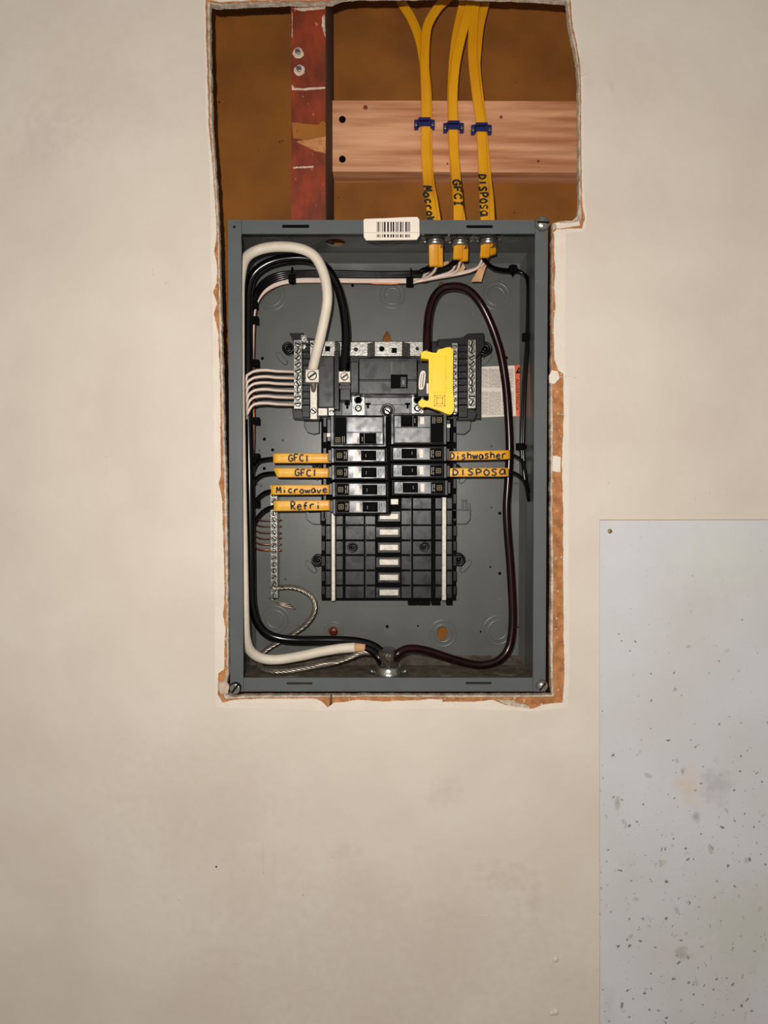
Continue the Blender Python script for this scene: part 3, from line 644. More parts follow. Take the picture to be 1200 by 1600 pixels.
# upper frame plastic
b = MB(); b.box(459, 533, 752, 655, .100, .118, .001); b.build('upper_moulding', M_BLACK, asm)
b = MB(); b.prism([(452,520),(463,521),(474,520),(478,528),(502,530),(502,540),(462,548),(459,535)], .082, .1, .0006); b.build('corner_bracket', M_BLACK, asm)
b = MB(); b.prism([(684,530),(722,528),(731,521),(756,520),(757,541),(747,556),(738,560),(700,548),(684,540)], .082, .1, .0006); b.build('corner_bracket', M_BLACK, asm)
b = MB(); b.prism([(456,638),(470,636),(472,648),(500,649),(500,656),(458,654)], .083, .1, .0006); b.build('corner_foot', M_BLACK, asm)
b = MB(); b.prism([(716,640),(734,634),(746,646),(741,656),(716,656)], .083, .1, .0006); b.build('corner_foot', M_BLACK, asm)
# bright ferrous patch behind the left bar
b = MB(); b.prism([(470,523),(478,524),(482,535),(474,548),(470,530)], .0805, .083, .0003); b.build('bracket_plate', M_STEEL, asm)
# top metal strip with hat-shaped bridges
b = MB(); b.fill([[P(a, c, .0885) for a, c in ((496,535),(665,534),(665,556),(496,556))], disc(556, 546, 3.5, 8, .0885), disc(652, 545, 3, 8, .0885)], (0, .0012, 0)); b.build('bus_strap', M_ALU, asm)
def hat(x0, x1, x2, x3, ya, ye, holes_, sq):
    y0, yr = .0785, .0885
    b = MB(); t, u = P(600, ya, y0).z, P(600, ye, y0).z
    X = [P(x0, 545, yr).x, P(x1, 545, y0).x, P(x2, 545, y0).x, P(x3, 545, yr).x]; th = .0012
    b.poly([Vector((X[0], yr, u)), Vector((X[1], y0 + .0002, u)), Vector((X[1], y0 + th, u)), Vector((X[0] + .001, yr, u))], (0, 0, t - u))
    b.poly([Vector((X[3], yr, u)), Vector((X[2], y0 + .0002, u)), Vector((X[2], y0 + th, u)), Vector((X[3] - .001, yr, u))], (0, 0, t - u))
    b.fill([[Vector((X[1], y0, t)), Vector((X[2], y0, t)), Vector((X[2], y0, u)), Vector((X[1], y0, u))]] + [disc(a, c, r, 10, y0) for a, c, r in holes_] + [[P(a - 4, c - 4, y0), P(a + 4, c - 4, y0), P(a + 4, c + 4, y0), P(a - 4, c + 4, y0)] for a, c in sq], (0, th, 0))
    b.build('strap_bridge', M_ALU, asm)
for px, py in ((512, 545), (596.5, 545), (616, 547.5)):  # black discs behind the bridge holes, painting their dark depth
    b = MB(); b.lathe(P(px, py, .0802), (0, -1, 0), [(.0048, -.004), (.0048, 0), (.002, .0003), (0, .0001)], 12); b.build('strap_hole_shade', M_MATT, asm)
hat(492, 502, 523, 532, 533.5, 556, [], [(512, 545)])
hat(574, 586, 628, 641, 534, 556.5, [(596.5, 545, 4.4)], [(616, 547.5)])
# terminal bars
def termbar(x0, x1, ya, ye, ys, name, lab_, dx=0, ro=.0012):
    b = MB(); b.box(x0, ya, x1, ye, .066, .083, .0005); o = b.build(name, M_ALU, asm)
    if lab_: o['label'] = lab_
    for i, yy in enumerate(ys): screw((x0 + x1) / 2 + dx, yy, .0655, (x1 - x0) * .40, o, 'terminal_screw', M_STEEL, .0016, 'slot', rnd.uniform(-1.5, 1.5))
    return o
termbar(459, 471.5, 531, 639, [537.5 + 10.35 * i for i in range(10)], 'terminal_bar', 'outer left terminal bar')
termbar(731, 743.5, 531, 638, [537 + 10.3 * i for i in range(10)], 'terminal_bar', 'outer right terminal bar')
termbar(706, 715, 536, 646, [541 + 10.4 * i for i in range(11)], 'terminal_bar', 'inner right terminal bar')
b = MB(); b.box(484.5, 532, 495.5, 655, .070, .084, .0005); o = b.build('terminal_bar', M_ALUB, asm); o['label'] = 'inner left terminal bar'
screw(489, 538.5, .0695, 4.6, o, 'terminal_screw', M_STEEL, .0016, 'slot', .7); screw(490, 642, .0695, 4.8, o, 'terminal_screw', M_STEEL, .0016, 'slot', .7)
for x0, x1 in ((472, 484), (716, 730.5)):
    b = MB(); b.box(x0, 533, x1, 652, .084, .1, .0005); 
    for k in range(11): b.box(x0, 535 + k * 10.4, x1, 538.5 + k * 10.4, .071, .0845, .0003)
    b.box(x0 + .1, 633, x1, 652, .072, .0845, .0006)
    b.build('terminal_divider', M_BLACK, asm)
# side boxes of the main section
b = MB(); b.box(497, 556, 522, 637, .068, .1, .0012); b.build('side_housing', M_BASE, asm)
b = MB(); b.box(522, 548, 530, 640, .078, .1, .0008); b.box(523.5, 552, 526.5, 636, .075, .08, .0004); b.build('side_wall', M_BLACK, asm)
b = MB(); b.box(497, 637.5, 511.5, 649.5, .068, .09, .0006); b.build('bonding_strap', M_ALUB, asm)
b = MB(); b.box(513, 637, 522, 649.5, .070, .09, .0006); o = b.build('bonding_lug', M_ALU, asm); screw(518, 642.5, .0696, 3.6, o, 'terminal_screw', M_STEEL, .001, 'slot')
# bus plate below the main breaker
b = MB(); b.box(534, 616, 664, 650, .088, .1, .0006); b.build('bus_plate', M_FACE, asm)
b = MB(); b.box(572, 632, 641, 650, .084, .09, .0006); b.build('plate_step', M_FACE, asm)
for x0, x1, s in ((550, 570, 1), (643, 662, 0)):
    b = MB(); b.box(x0, 619, x1, 649, .079, .09, .0006); o = b.build('bus_lug', M_ALU, asm)
    screw((x0 + x1) / 2, 638, .0785, 8, o, 'socket_bolt', M_STEEL, .002, 'socket')
    b = MB(); c = P((x0 + x1) / 2, 625, .0788); b.lathe(c, (0, -1, 0), [(.0058, -.001), (.0058, .0006), (.0046, .0006), (.004, -.0002), (0, -.0002)], 14); b.build('stud_ring', M_STEEL, o)
o = screw(605.5, 641.5, .0835, 11, asm, 'round_boss', M_FACE, .0022, 'boss'); screw(605.5, 642.5, .0815, 5.5, asm, 'dial_screw', M_STEEL, .0014, 'slot', .6)
for px in (542.5, 575, 637):
    b = MB(); b.box(px - 4, 629.5, px + 4, 632.5, .082, .0885); b.box(px - 1.6, 629.5, px + 1.6, 638, .082, .0885); b.build('tee_key', M_MATT, asm)
# lugs for the thick wires
def lug(x0, x1, ya, ye, m, r, lab_):
    b = MB(); b.box(x0, ya, x1, ye, .054, .082, .0008); o = b.build('wire_lug', m, asm); o['label'] = lab_
    screw((x0 + x1) / 2, (ya + ye) / 2 - .5, .0535, r, o, 'lug_screw', M_ALUB, .0016, 'slot', -.6)
lug(477, 498.5, 577, 597.5, M_ALUB, 7.6, 'pale lug gripping the white wire')
lug(529, 547.5, 580, 597.5, M_ALUB, 6.2, 'pale lug gripping the black wire')
b = MB(); b.tube(path([(489, 596, .068), (490, 604, .07), (490, 612, .073)]), 4.6 * mpp(.07), 8); b.build('bare_wire_end', M_STRAND, asm)
b = MB(); b.box(531, 597, 548, 626, .064, .1, .001); b.box(530, 602, 548.5, 608, .062, .07, .0004, 0); b.build('lug_block', M_BLACK, asm)
# main breaker
mbk = thing('main_breaker', 'large dark main breaker with one switch above the branch breakers', 'circuit breaker', P(606, 578, .1))
b = MB(); b.box(560.5, 559.5, 652, 593.6, .0505, .1, .001); b.box(560.5, 594.4, 652, 616, .0505, .1, .001); b.box(561.5, 560.5, 651, 564, .0498, .052, .0004); b.box(562, 592, 651, 596, .0515, .06); b.build('housing', M_BASE, mbk)
b = MB(); b.box(547.5, 565, 560.5, 614, .060, .1, .001); b.build('side_step', M_BASE, mbk)['label'] = 'lower step at the left end'
b = MB(); b.box(652, 566, 671, 620, .058, .1, .001); b.build('side_step', M_BLACK, mbk)
b = MB(); b.box(610.5, 585, 637, 607, .0498, .052, .0004); b.build('switch_recess', M_MATT, mbk)
b = MB(); b.box(625, 588, 635.5, 605.5, .0435, .052, .0008); o = b.build('switch_handle', M_BLACK, mbk)
b = MB(); b.box(628.8, 594, 631.5, 600.5, .0433, .0438); b.build('printed_mark', M_INKG, o)
b = MB()
for k in range(9):
    b.box(610.5, 565 + k * 2.1, 613, 566.2 + k * 2.1, .0502, .0507); b.box(628.5, 566 + k * 2.1, 631, 567.2 + k * 2.1, .0502, .0507)
stuff(b.build('embossed_text', M_FACE, mbk))
pp = []
for i in range(20):
    a = 2 * math.pi * i / 20; u = 4.9 * math.copysign(abs(math.cos(a)) ** .7, math.cos(a)); v = 15 * math.copysign(abs(math.sin(a)) ** .6, math.sin(a)); pp.append((659.5 + u - v * -.10 * 1, 594 + v))
pp = [(659.5 + (x - 659.5) - (y - 594) * .22, y) for x, y in pp]
b = MB(); b.prism(pp, .0574, .0584, .0003); o = b.build('rating_sticker', M_LABEL, mbk); b = MB()
for k in range(7): b.box(661.5 - k * .35, 583 + k * 3.2, 663 - k * .35, 585.4 + k * 3.2, .0573, .0578); b.box(658 - k * .3, 585 + k * 3, 659 - k * .3, 587 + k * 3, .0573, .0578)
stuff(b.build('printed_text', M_MATT, o))
b = MB(); b.box(666.5, 599, 669.5, 615, .0572, .0585); b.build('white_tag', M_LABEL, mbk)
# yellow guard
M_EMB = mat('emblem_shade_yellow', (214, 170, 0), .5)  # darker yellow paints the shading of the embossed emblem lines
gd = thing('terminal_guard', 'bright yellow plastic guard over the right end of the main breaker', 'guard', P(690, 595, .06))
gp = [(657,551),(661.5,548.5),(663,549),(672.5,549),(675,552),(683,552.5),(684,546),(689,544.5),(696,544.5),(699,542),(704,542),(708.5,547),(708.5,556),(707,560),(708.5,564),(708.5,590),(707,597),(708.5,604),(708.5,635),(710,641),(706,647),(702,648),(697,646),(688,642),(671,635.5),(665,634.5),(662,637),(657,636),(653.5,632),(654,627),(658,624),(664,624.5),(667,628),(671,625.5),(671,560.5),(658,560.5)]
b = MB(); b.prism(gp, .045, .060, .0008); b.build('guard_plate', M_GUARD, gd)
b = MB(); b.prism([(674.5,557),(697,556.5),(697,591),(694.5,595),(694.5,601),(697,604),(697,613),(674.5,613)], .0434, .046, .0004); b.build('raised_panel', M_GUARD, gd)
for r, m in ((8.6, .0006), (5.2, .0006)):
    for (xa, ya, xe, ye) in ((687 - r, 626 - r, 687 + r, 627.3 - r), (687 - r, 624.7 + r, 687 + r, 626 + r), (687 - r, 626 - r, 688.3 - r, 626 + r), (685.7 + r, 626 - r, 687 + r, 626 + r)):
        b = MB(); b.box(xa, ya, xe, ye, .0442, .0455); b.build('square_emblem', M_EMB, gd)
b = MB(); b.lathe(P(677, 609.5, .0441), (0, -1, 0), [(.0016, -.0002), (.0013, .0005), (.0006, .0005), (.0004, .0001), (0, .0001)], 10); b.build('pip', M_STEEL, gd)
# branch breakers ------------------------------------------------------------
YF = .056
def emblem(t, px, py, r, y, m):
    for rr in (r, r * .42):
        b = MB(); w_ = .7
        b.box(px - rr, py - rr, px + rr, py - rr + w_, y, y + .0004); b.box(px - rr, py + rr - w_, px + rr, py + rr, y, y + .0004)
        b.box(px - rr, py - rr, px - rr + w_, py + rr, y, y + .0004); b.box(px + rr - w_, py - rr, px + rr, py + rr, y, y + .0004)
        b.build('square_emblem', m, t)
def prints(t, spots, y, m):
    b = MB()
    for x0, ya, x1, ye in spots: b.box(x0, ya, x1, ye, y - .0001, y + .0003)
    stuff(b.build('printed_text', m, t))
def single(label):
    cy = 711.5
    t = thing('circuit_breaker', label, 'circuit breaker', P(560, cy, YF + .02), 'single pole branch breakers')
    b = MB(); b.box(516.5, 699.6, 604.5, 723.8, YF + .0016, .0985, .0010); b.build('housing', M_BASE, t)
    b = MB()   # raised rim round the face
    for r in ((521, 700.5, 603, 702), (521, 721, 603, 722.6), (521, 700.5, 523, 722.6), (600.8, 700.5, 603, 722.6)): b.box(*r, YF + .0002, YF + .002, .0003)
    b.build('face_rim', M_MATT, t)
    b = MB(); b.box(543, 702.4, 600.5, 720.6, YF + .0005, YF + .002, .0003); b.build('face_plate', M_FACE, t)
    b = MB(); b.box(523.4, 702.4, 542.6, 720.6, YF + .0004, YF + .002, .0003); o = b.build('rating_label', M_MATT, t)
    emblem(o, 530, 711.6, 3.8, YF + .0001, M_OCHRE)
    prints(o, [(537.2, 705.5, 538.4, 709.5), (537.2, 711.5, 538.4, 717.5), (540, 706, 541.2, 717)], YF + .0004, M_INKG)
    b = MB(); b.box(553.5, 705.2, 559.5, 718.4, YF + .0001, YF + .001, .0002); b.build('trip_window', M_LABEL, t)
    b = MB(); b.box(563.5, 704, 587.5, 719.4, YF - .0004, YF + .002, .0003); b.build('handle_well', M_MATT, t)
    b = MB(); b.box(569.5, 705, 586, 718.4, YF - .0075, YF + .002, .0012); o = b.build('handle', M_MATT, t)
    prints(o, [(570.6, 709.5, 571.6, 711.3), (570.6, 712.2, 571.6, 714.2)], YF - .0075, M_INKG)
    prints(t, [(589.5, 706, 590.5, 717), (592.5, 706, 593.5, 712)], YF + .0005, M_MATT)
    b = MB(); b.box(512, 702.5, 517.5, 721, .066, .09, .0006); b.build('terminal_clamp', M_BLACK, t)
    return t
def double(label):
    t = thing('circuit_breaker', label, 'circuit breaker', P(560, 674, YF + .02), 'double width breakers')
    b = MB(); b.box(516, 649, 604, 698.6, YF + .0016, .0985, .0010); b.build('housing', M_BASE, t)
    b = MB()
    for r in ((521, 650, 600, 651.6), (521, 694.2, 600, 696), (521, 650, 522.6, 696), (598.4, 650, 600, 696)): b.box(*r, YF + .0002, YF + .002, .0003)
    b.build('face_rim', M_MATT, t)
    b = MB(); b.box(542, 652, 598, 675.6, YF + .0004, YF + .002, .0005); b.build('blank_plate', M_FACE, t)
    b = MB(); b.box(542, 676.4, 598, 693.8, YF + .0005, YF + .002, .0003); b.build('face_plate', M_FACE, t)
    b = MB(); b.box(522.8, 652, 541.4, 693.8, YF + .0004, YF + .002, .0003); o = b.build('rating_label', M_MATT, t)
    emblem(o, 528, 687.5, 3.8, YF + .0001, M_OCHRE); prints(o, [(534.5, 682, 535.6, 692), (537.4, 682, 538.6, 692)], YF + .0004, M_INKG)
    b = MB(); b.box(551.5, 681, 558, 692, YF + .0001, YF + .001, .0002); b.build('trip_window', M_LABEL, t)
    b = MB(); b.box(561.5, 676.8, 588, 693.8, YF - .0004, YF + .002, .0003); b.build('handle_well', M_MATT, t)
    b = MB(); b.box(571.5, 679, 586, 692, YF - .0075, YF + .002, .0012); o = b.build('handle', M_MATT, t)
    prints(t, [(565.5, 683, 566.8, 686), (565.5, 686.8, 566.8, 689.5)], YF - .0004, M_INKG)
    prints(t, [(568.8, 677, 569.4, 693.6)], YF - .0004, M_INKG)
    b = MB(); b.box(511, 655, 517, 690, .066, .09, .0006); b.build('terminal_clamp', M_BLACK, t)
    b = MB(); b.box(510.5, 677, 516.5, 683, .0645, .07, .0003); b.build('clamp_screw', M_ALUB, t)
    return t
def at(o, px, py): o.location = P(px, py, YF + .02); return o
s0 = single('left column breaker wired to the upper of the two yellow GFCI sleeves')
at(s0, 560.5, 711.5)
for px, py, lb, ro in ((561.0, 737.3, 'left column breaker wired to the lower of the two yellow GFCI sleeves', 0), (562.2, 763.5, 'left column breaker wired to the yellow Microwave sleeve', 0), (562.8, 789.8, 'lowest left column breaker, wired to the yellow Refri sleeve', 0),
                       (654.4, 711, 'right column breaker wired to the yellow Dishwasher sleeve', 1), (654.8, 737, 'right column breaker wired to the yellow Disposa sleeve', 1), (656.2, 763, 'lowest right column breaker with no yellow sleeve', 1)):
    c = copy_tree(s0); at(c, px, py); c['label'] = lb
    if ro: c.rotation_euler = (0, math.pi, 0)
d0 = double('double width breaker at the top of the left column, switch at its bottom'); at(d0, 560, 673.8)
c = copy_tree(d0); at(c, 654, 673.6); c.rotation_euler = (0, math.pi, 0); c['label'] = 'double width breaker at the top of the right column, switch at its top'
# centre divider between the columns
b = MB(); b.box(604.8, 648, 609.6, 803, .062, .1, .0004); b.build('centre_divider', M_MATT, asm)
# ================================================================ WIRE SLEEVES (cut cable jacket used as labels)
slG = 'yellow labelled jacket sleeves on the breaker wires'
YS = .072
def sleeve(x0, yy0, x1, yy1, h, text, u0, u1, label, ht=.62, cut=0, seed=1):
    t = thing('wire_sleeve', label, 'wire label', P((x0 + x1) / 2, (yy0 + yy1) / 2, YS), slG)
    pts = [P(x0 + (x1 - x0) * i / 12, yy0 + (yy1 - yy0) * i / 12, YS) for i in range(13)]
    b = MB(); b.sweep(pts, flatprof(h * mpp(YS), .0062), up=(0, 1, 0))
    if cut:   # slanted left end
        for v in b.bm.verts:
            d = (v.co - pts[0])
            if abs(d.x) < .0005: v.co.x += -d.z * .45
    b.build('jacket', M_SLEEVE, t)
    n = len(text)
    def fn(u, v):
        k = (u0 + (u1 - u0) * u / n - x0) / (x1 - x0); return (u0 + (u1 - u0) * u / n, yy0 + (yy1 - yy0) * k + h * ht / 2 - v * h * ht)
    writing(text, fn, YS - .00345, 1, 1.7, t, seed)
    return t
sleeve(427.5, 716, 517, 716, 15.5, 'GFCI', 450, 484, 'yellow GFCI sleeve topmost on the left, square cut end', .62, 0, 5)
sleeve(430.5, 738.5, 517, 739, 15, 'GFCI', 460, 496, 'yellow GFCI sleeve second on the left, with a slanted end', .66, 1, 6)
sleeve(424, 765.5, 517, 765, 15.5, 'Microwave', 431, 512, 'yellow Microwave sleeve third on the left', .6, 0, 7)
sleeve(428.5, 790.5, 518.5, 789.5, 16.5, 'Refri', 453, 502, 'yellow Refri sleeve lowest on the left', .68, 0, 8)
sleeve(698, 712.5, 796, 710.5, 14.5, 'Dishwasher', 702, 792, 'yellow Dishwasher sleeve, upper of two on the right', .72, 0, 9)
sleeve(698, 738.3, 794, 737.8, 14, 'DISPOSA', 705, 791, 'yellow Disposa sleeve, lower of two on the right', .66, 0, 10)
# ================================================================ WIRES
def wire(pp, r_px, m, name, label, cat='wire', group=None, n=10, ydef=.08):
    pts = path(pp, ydef)
    b = MB(); b.tube(pts, r_px * mpp(.08), n)
    o = b.build(name, m); return tag(o, label, cat, group)
# thick white neutral, taped
wire([(488,580,.068),(491,566,.067),(496,545,.062),(500,530,.058),(504,512,.055),(510,482,.052),(511.5,462,.05),(509,440,.048),(503,420,.047),(493,402,.046),(479,392,.046),(462,387,.046),(445,385.5,.046),(425,386,.047),(407,389.5,.048),(392,396,.045),(383,405,.040),(378,418,.034),(375,440,.028),(374,475,.024),(374.3,600,.024),(376,720,.026),(379,850,.030),(381,940,.036),(382.5,985,.045),(386,1006,.053),(393,1019,.06),(405,1027,.065),(420,1030.5,.067),(440,1030,.069),(470,1025,.072),(500,1018.5,.074),(530,1013.5,.074),(555,1011.5,.072)], 7.6, M_WHITE, 'thick_wire', 'thick white taped wire looping from the left lug down to the bottom of the box', n=14)
# its black end below the tape
t = wire([(553,1011.5,.072),(570,1012.5,.071),(584,1019,.068),(594,1031,.064),(601,1045,bc.y),(604,1062,bc.y)], 6.4, M_RUB, 'thick_wire', 'short black end of the white taped wire entering the bottom connector', n=14)
b = MB(); b.tube(path([(553,1011.6,.072),(562,1011.8,.0718),(571,1012.8,.071)]), 7.3 * mpp(.08), 12); b.build('striped_tape_end', M_FILL, t)
# thick black
wire([(538,584,.068),(539,560,.07),(540.5,535,.072),(540,510,.073),(536,480,.073),(528,450,.072),(515,425,.07),(498,410,.069),(478,403.5,.068),(455,403,.067),(430,407,.067),(410,416,.067),(396,429,.068),(389,448,.069),(387,480,.07),(387,560,.07),(388,650,.07),(390,760,.069),(391.5,860,.069),(392.5,930,.07),(396,955,.072),(403,974,.075),(416,989,.078),(436,997,.08),(465,1000,.081),(500,1000,.08),(535,1000.5,.079),(562,1003,.076),(584,1010,.072),(600,1024,.066),(607,1042,bc.y - .004),(608,1062,bc.y)], 6.9, M_RUB, 'thick_wire', 'thick black wire looping from the middle lug down the left side to the bottom connector', n=14)
# thick maroon
wire([(667,552,.062),(667,530,.066),(668,508,.072),(671,485,.076),(678,465,.078),(689,452,.078),(704,447.5,.078),(720,448.5,.08),(735,456,.083),(750,473,.087),(763,497,.09),(774,525,.092),(783,556,.093),(790,600,.094),(794,650,.094),(796,700,.094),(794,750,.094),(791.5,790,.094),(793,830,.094),(797,880,.094),(800,930,.093),(801,965,.092),(799,995,.09),(793,1016,.088),(780,1031,.085),(762,1038,.083),(742,1038.5,.082),(715,1032,.08),(690,1024,.077),(668,1017,.074),(648,1013.5,.07),(632,1015,.066),(619,1024,.062),(611,1040,bc.y),(610,1062,bc.y)], 6.5, M_MAROON, 'thick_wire', 'thick dark maroon wire looping round the right side of the box', n=14)
# stranded bare ground
gpts = path([(424,918,.1),(436,918,.1),(450,917,.097),(465,919,.094),(478,925,.091),(488,934,.089),(492,948,.088),(488,962,.089),(477,976,.091),(461,988,.093),(443,999,.096),(427,1008,.098),(414,1017,.098),(405,1027,.097),(404,1037,.084),(412,1045,.072),(428,1048.5,.064),(448,1048.5,.062),(470,1045.5,.063),(495,1041,.065),(520,1036,.07),(545,1028,.067),(566,1020,.068),(584,1022,.069),(596,1034,.068),(602,1048,bc.y),(603,1062,bc.y)])
t = thing('stranded_ground_wire', 'bare twisted ground wire looping from the narrow left bar to the bottom connector', 'wire', gpts[0])
gp2 = smooth_path(gpts, .0016); tw = 0.0; ref = []
frames = []; lastN = Vector((0, 1, 0))
for i in range(len(gp2)):
    T = (gp2[min(i + 1, len(gp2) - 1)] - gp2[max(i - 1, 0)]).normalized(); Bv = (lastN - T * lastN.dot(T)).normalized(); lastN = Bv; frames.append((T, Bv, T.cross(Bv)))
for s in range(5):
    pts = []; d = 0
    for i, q in enumerate(gp2):
        if i: d += (gp2[i] - gp2[i - 1]).length
        a = d / .0045 * .9 + s * 2 * math.pi / 5; pts.append(q + (frames[i][1] * math.cos(a) + frames[i][2] * math.sin(a)) * .0019)
    b = MB(); b.tube(pts, .00135, 6); b.build('strand', M_STRAND, t)
# frayed tail below the bar
t = thing('frayed_wire_end', 'frayed dark wire end under the narrow ground bar', 'wire', P(422, 935, .11))
for k in range(5):
    b = MB(); b.tube(path([(420,934,.108),(430,939,.108),(440,942 + k,.107),(448 + k * 1.5,943 + 1.6 * k,.108),(453 + 2 * k - (k % 2) * 5,944 + 1.8 * k,.109)]), .0007, 6); b.build('strand', M_DULLCU if k % 2 else M_STRAND, t)
# ground bar
gb = thing('ground_bar', 'narrow upright ground bar with a column of screws at lower left', 'terminal bar', P(428, 846, .115))
b = MB(); b.box(422.3, 757, 433.6, 935, .099, .112, .0005); b.build('bar', M_ALU, gb)
for k in range(18): screw(427.8, 762.5 + k * 9.95, .0985, 4.1, gb, 'terminal_screw', M_STEEL, .0016, 'slot', rnd.uniform(-1.5, 1.5))
b = MB(); b.box(424, 765, 432, 775, .112, YB); b.box(424, 915, 432, 925, .112, YB); b.build('standoff', M_BLACK, gb)
# branch wires: six cables give six black, six white and six bare
ordn = ('topmost', 'second from the top', 'third from the top', 'third from the bottom', 'second from the bottom', 'lowest')
exits = [(398,726,405,719.5,427,716),(398,748,410,741,432,738.5),(399,782,410,771.5,426,766.5),(399,813,411,798.5,431,791)]
bstart = [(674,414),(679,417),(713,404),(720,403)]
for i in range(4):
    e = exits[i]; sx, sy = bstart[i]
    pp = [(sx + 1, sy - 8, zc[0 if i < 2 else 1] + .013), (sx - 2, sy + 1, .068), (sx - 14, sy + 8 - (2 if i < 2 else -2), .08), (655, 424.5 + 1.8 * i, .092), (600, 426 + 2.2 * i, .098), (540, 424.5 + 2.4 * i, .1), (480, 424 + 2.4 * i, .1), (440, 426.5 + 3.2 * i, .1), (415, 436 + 4 * i, .097), (399 + i * .5, 456 + 4 * i, .092), (393 + i * .6, 490, .088), (392 + i, 560, .086), (392 + i, 650, .086), (394 + i * .7, min(700, e[1] - 18), .085), (e[0] - 2, e[1] + 4 - 10, .083), (e[0], e[1] - 2, .08)] if False else \
         [(sx + 1, sy - 8, zc[0 if i < 2 else 1] + .013), (sx - 3, sy + 2, .068), (sx - 16, sy + 8 + (0 if i < 2 else 5), .08), (655, 424.5 + 1.8 * i, .092), (600, 426 + 2.2 * i, .098), (540, 424.5 + 2.4 * i, .1), (480, 424 + 2.4 * i, .1), (440, 426.5 + 3.2 * i, .1), (415, 436 + 4 * i, .097), (399 + i * .5, 456 + 4 * i, .092), (391 + i * .8, 495, .088), (390 + i, 560, .086), (390 + i, 650, .086), (391 + i * .7, e[1] + 4, .084), (394 + i * .3, e[1] + 12, .080), (398, e[1] + 2, .078), (e[2], e[3], .075), (e[4], e[5], YS), (e[4] + 40, e[5], YS), (519, e[5] - .5, YS)]
    wire(pp, 2.5, M_RUB, 'branch_wire', 'black branch wire ending in the %s left yellow sleeve' % ('topmost', 'second', 'third', 'lowest')[i], group='black branch wires')
for i in range(2):
    ys = (711, 738)[i]
    pp = [(757 + i * 3, 394, zc[2] + .012), (754 + i * 3, 402, .066), (760 + i * 2, 411, .074), (772, 420 - i * 2, .084), (790, 424 - i * 2.4, .092), (808, 424 - i * 2, .096), (821 - i, 430, .095), (826.5 - i * 2, 443, .092), (827 - i * 2.5, 480, .09), (825 - i * 2.5, 540, .088), (821 - i * 3, 600, .088), (818.5 - i * 3, 660, .088), (817.5 - i * 3, 700, .088), (820 - i * 2, 735, .087), (824, 757 + i * 16, .085), (826, 770 + i * 12, .082), (825, 764 + i * 12, .078), (822, 743 + i * 18, .074), (817, 724 + i * 27 - 2, .072), (808, ys + 3.5, .072), (797, ys, YS), (760, ys + .8, YS), (703, ys + 1.5, YS)]
    wire(pp, 2.6, M_RUB, 'branch_wire', 'black branch wire from the right cable pair to the yellow %s sleeve' % ('Dishwasher', 'Disposa')[i], group='black branch wires')
wy = [581, 591, 600.5, 611, 621.5, 632.5]; wst = [(676,417,0),(683,418,0),(716,406,1),(722,407,1),(757,402,2),(764,398,2)]
for i in range(6):
    sx, sy, k = wst[i]; y0 = wy[i]
    pp = [(sx, sy - 8, zc[k] + .015), (sx - 4, sy + 5, .075), (sx - (14 if k < 2 else 22), sy + (14 if k == 0 else 18 + 2 * k), .086), (660 - 2 * i, 436 + .9 * i, .094), (642, 437 + .8 * i, .097), (560, 437 + .7 * i, .1035), (500, 436 + .8 * i, .1045), (455, 436.5 + .9 * i, .1045), (430, 442 + i, .102), (412, 453 + i, .099), (401, 470 + i, .096), (394.5 + .4 * i, 500, .0945), (393 + .4 * i, 545, .0935), (393, 600, .093), (391, 640 + i * 3, .091), (387, 652 + i * 3, .08), (385.5, 640 + i * 2, .062), (384 + .6 * i, y0 + 13, .054), (389 + .6 * i, y0 + 3.5, .054), (400, y0 - 1.6, .055), (416, y0 - 2.6, .057), (432, y0 - 1, .061), (460, y0, .073), (466, y0, .074)]
    wire(pp, 2.1, M_PINKW, 'neutral_wire', 'white wire into the left terminal bar, %s of six' % ordn[i], group='white wires into the left terminal bar')
gy = [813.5, 822.5, 832.5, 841.7, 850.5, 859.5]
for i in range(6):
    sx, sy, k = wst[i]; y0 = gy[i]
    pp = [(sx + 2, sy - 8, zc[k] + .017), (sx - 2, sy + 8, .085), (sx - 16, sy + 22, .098), (640, 440 + .4 * i, .105), (560, 440 + .5 * i, .1085), (490, 438.5 + .5 * i, .1095), (450, 440 + .5 * i, .109), (425, 449 + .5 * i, .105), (408, 465, .101), (400 - .4 * i, 490, .098), (397 - .5 * i, 560, .0945), (397.5 - .4 * i, 620, .0935), (397.5 - .3 * i, 680, .093), (396 - .3 * i, 740, .092), (396, y0 - 25, .094), (398, y0 - 7, .098), (404, y0 - 1.2, .102), (413, y0, .105), (424, y0, .106), (440, y0 + (i % 3 - 1) * .8, .106)]
    wire(pp, 1.15, M_COPPER if i > 3 else M_DULLCU, 'ground_wire', 'bare copper ground wire on the narrow left bar, %s of six' % ordn[i], group='bare copper ground wires', n=7)
# paper filler hanging out of the cables
for pp, nm in (([(757,404),(763,406),(752,440),(736,440)], 'rightmost'), ([(716,408),(722,408),(727,418),(721,430),(712,424)], 'middle'), ([(692,410),(701,408),(702,418),(694,421)], 'leftmost')):
    b = MB(); b.prism(jag(pp, .4, 3, 5), .088, .0895); tag(b.build('paper_filler', M_FILL), 'tan paper filler strip hanging from the %s cable pair' % nm, 'paper strip', 'paper filler strips')
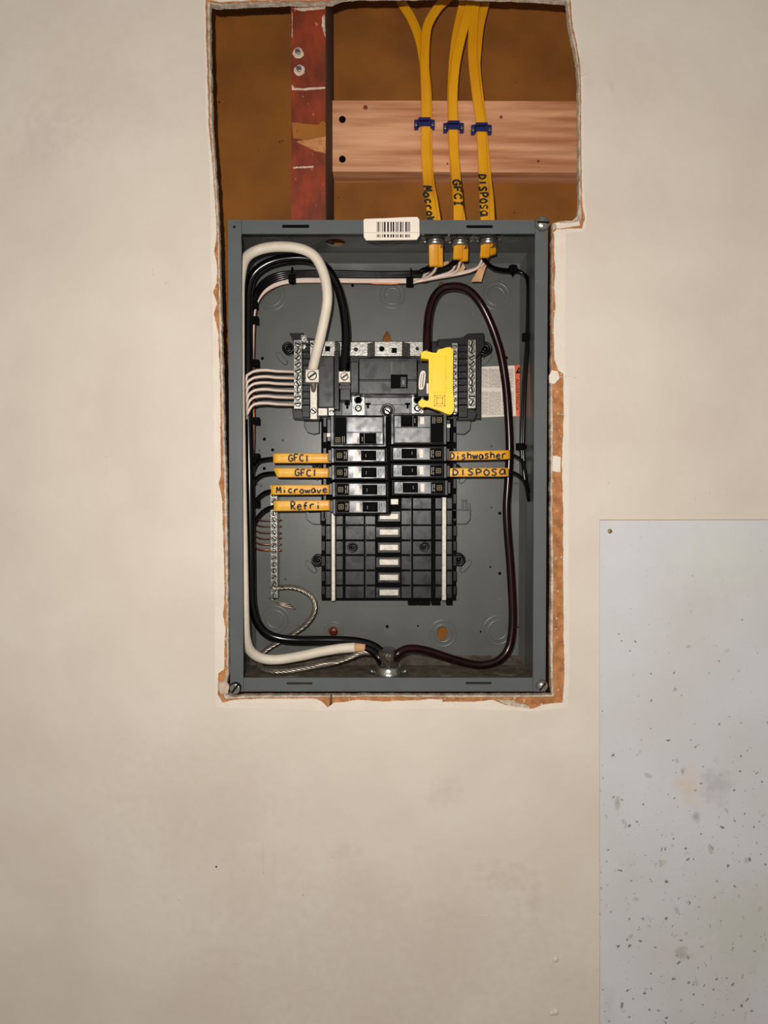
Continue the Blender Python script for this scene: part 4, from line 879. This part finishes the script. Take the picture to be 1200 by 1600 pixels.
# black cable ties
def tie(px, py, y, w_, h, horiz, label, r=None, nub=(0, 0)):
    t = thing('cable_tie', label, 'cable tie', P(px, py, y), 'black cable ties')
    c = P(px, py, y); m_ = mpp(y); b = MB()
    n = 18; a_, b2 = w_ * m_, h * m_; pts = []
    for i in range(n + 1):
        a = 2 * math.pi * i / n; u, v = math.cos(a), math.sin(a)
        pts.append(c + (Vector((0, v * b2, u * a_)) if horiz else Vector((u * a_, v * b2, 0))))
    b.sweep(pts, [(-.0022, -.0006), (.0022, -.0006), (.0022, .0006), (-.0022, .0006)], up=None, smooth=False, caps=False); b.build('strap', M_MATT, t)
    b = MB(); q = c + Vector((nub[0] * m_, -b2 * .3, -nub[1] * m_)); s = 5.4 * m_
    b.wbox(q.x - s, q.x + s, q.y - s, q.y + s, q.z - s, q.z + s, .001); b.build('head', M_MATT, t)
tie(457, 431, .102, 11, 9, True, 'black cable tie on the top wire bundle, left one', nub=(0, 6))
tie(642, 433, .096, 11, 9, True, 'black cable tie on the top wire bundle, right one below the barcode sticker', nub=(-2, 9))
for px, py, lb in ((394,477,'uppermost on the left wire bundle'), (395,501,'second down on the left wire bundle'), (396,568,'on the left bundle just above the white wires'), (397,658,'on the left bundle just below the white wires'), (397,714,'on the left bundle beside the topmost yellow sleeve'), (397,787,'on the left bundle beside the lowest yellow sleeve')):
    tie(px - 2, py, .089, 7, 9, False, 'black cable tie ' + lb, nub=(5.5, 0))
tie(801, 422, .094, 6, 6, True, 'black cable tie on the wires in the top right corner', nub=(0, -1))
tie(825, 527, .0885, 5.5, 6, False, 'black cable tie halfway down the right wires', nub=(-3.5, 0))
tie(816, 698, .088, 6, 6, False, 'black cable tie on the right wires above the Dishwasher sleeve', nub=(-4, 0))
# bottom connector and service cable jacket
t = thing('service_connector', 'dark round service cable connector in the middle of the box floor', 'connector', bc)
b = MB(); b.lathe(bc, (0, 0, 1), [(.0185, .0002), (.0185, .004), (.0172, .005), (.0172, .007), (.0165, .0078), (.0165, .0095), (.0145, .0105), (.0135, .0105), (.0135, .0002), (.0185, .0002)], 26, caps=False); b.build('locknut', M_STEEL, t)
for sx in (-1, 1):
    b = MB(); b.lathe(bc + Vector((sx * .0205, -.002, 0)), (0, 0, 1), [(.0026, .0002), (.0026, .004), (.0018, .0052), (0, .0055)], 10); b.build('clamp_screw', M_STEEL, t)
b = MB(); top = P(605, 1018, bc.y)
b.sweep([Vector((bc.x, bc.y, zbot - .02)), Vector((bc.x, bc.y, zbot + .008)), Vector((bc.x - .001, bc.y, zbot + .016)), Vector((bc.x - .001, bc.y - .001, zbot + .024)), Vector((bc.x - .001, bc.y - .001, zbot + .031))],
        [(.0128 * math.cos(a) * (1 + .12 * math.cos(3 * a + 1)), .0118 * math.sin(a)) for a in [2 * math.pi * i / 22 for i in range(22)]], scales=[1, 1, .97, 1.0, .82])
tag(b.build('service_cable', M_JACKET), 'torn grey brown service cable jacket standing in the bottom connector', 'cable')
# ================================================================ PANEL AT LOWER RIGHT
pn = thing('access_panel', 'pale grey speckled board screwed over the lower right of the wall', 'panel', PANORG)
b = MB(); b.prism([(937.3,812.8),(1498,812),(1498,1898),(937.3,1898)], -.0008, .0011, .0003); b.build('board', M_PANEL, pn)
screw(953, 830, -.0009, 3.6, pn, 'panel_screw', M_BRASS, .0014, 'dome', .4)
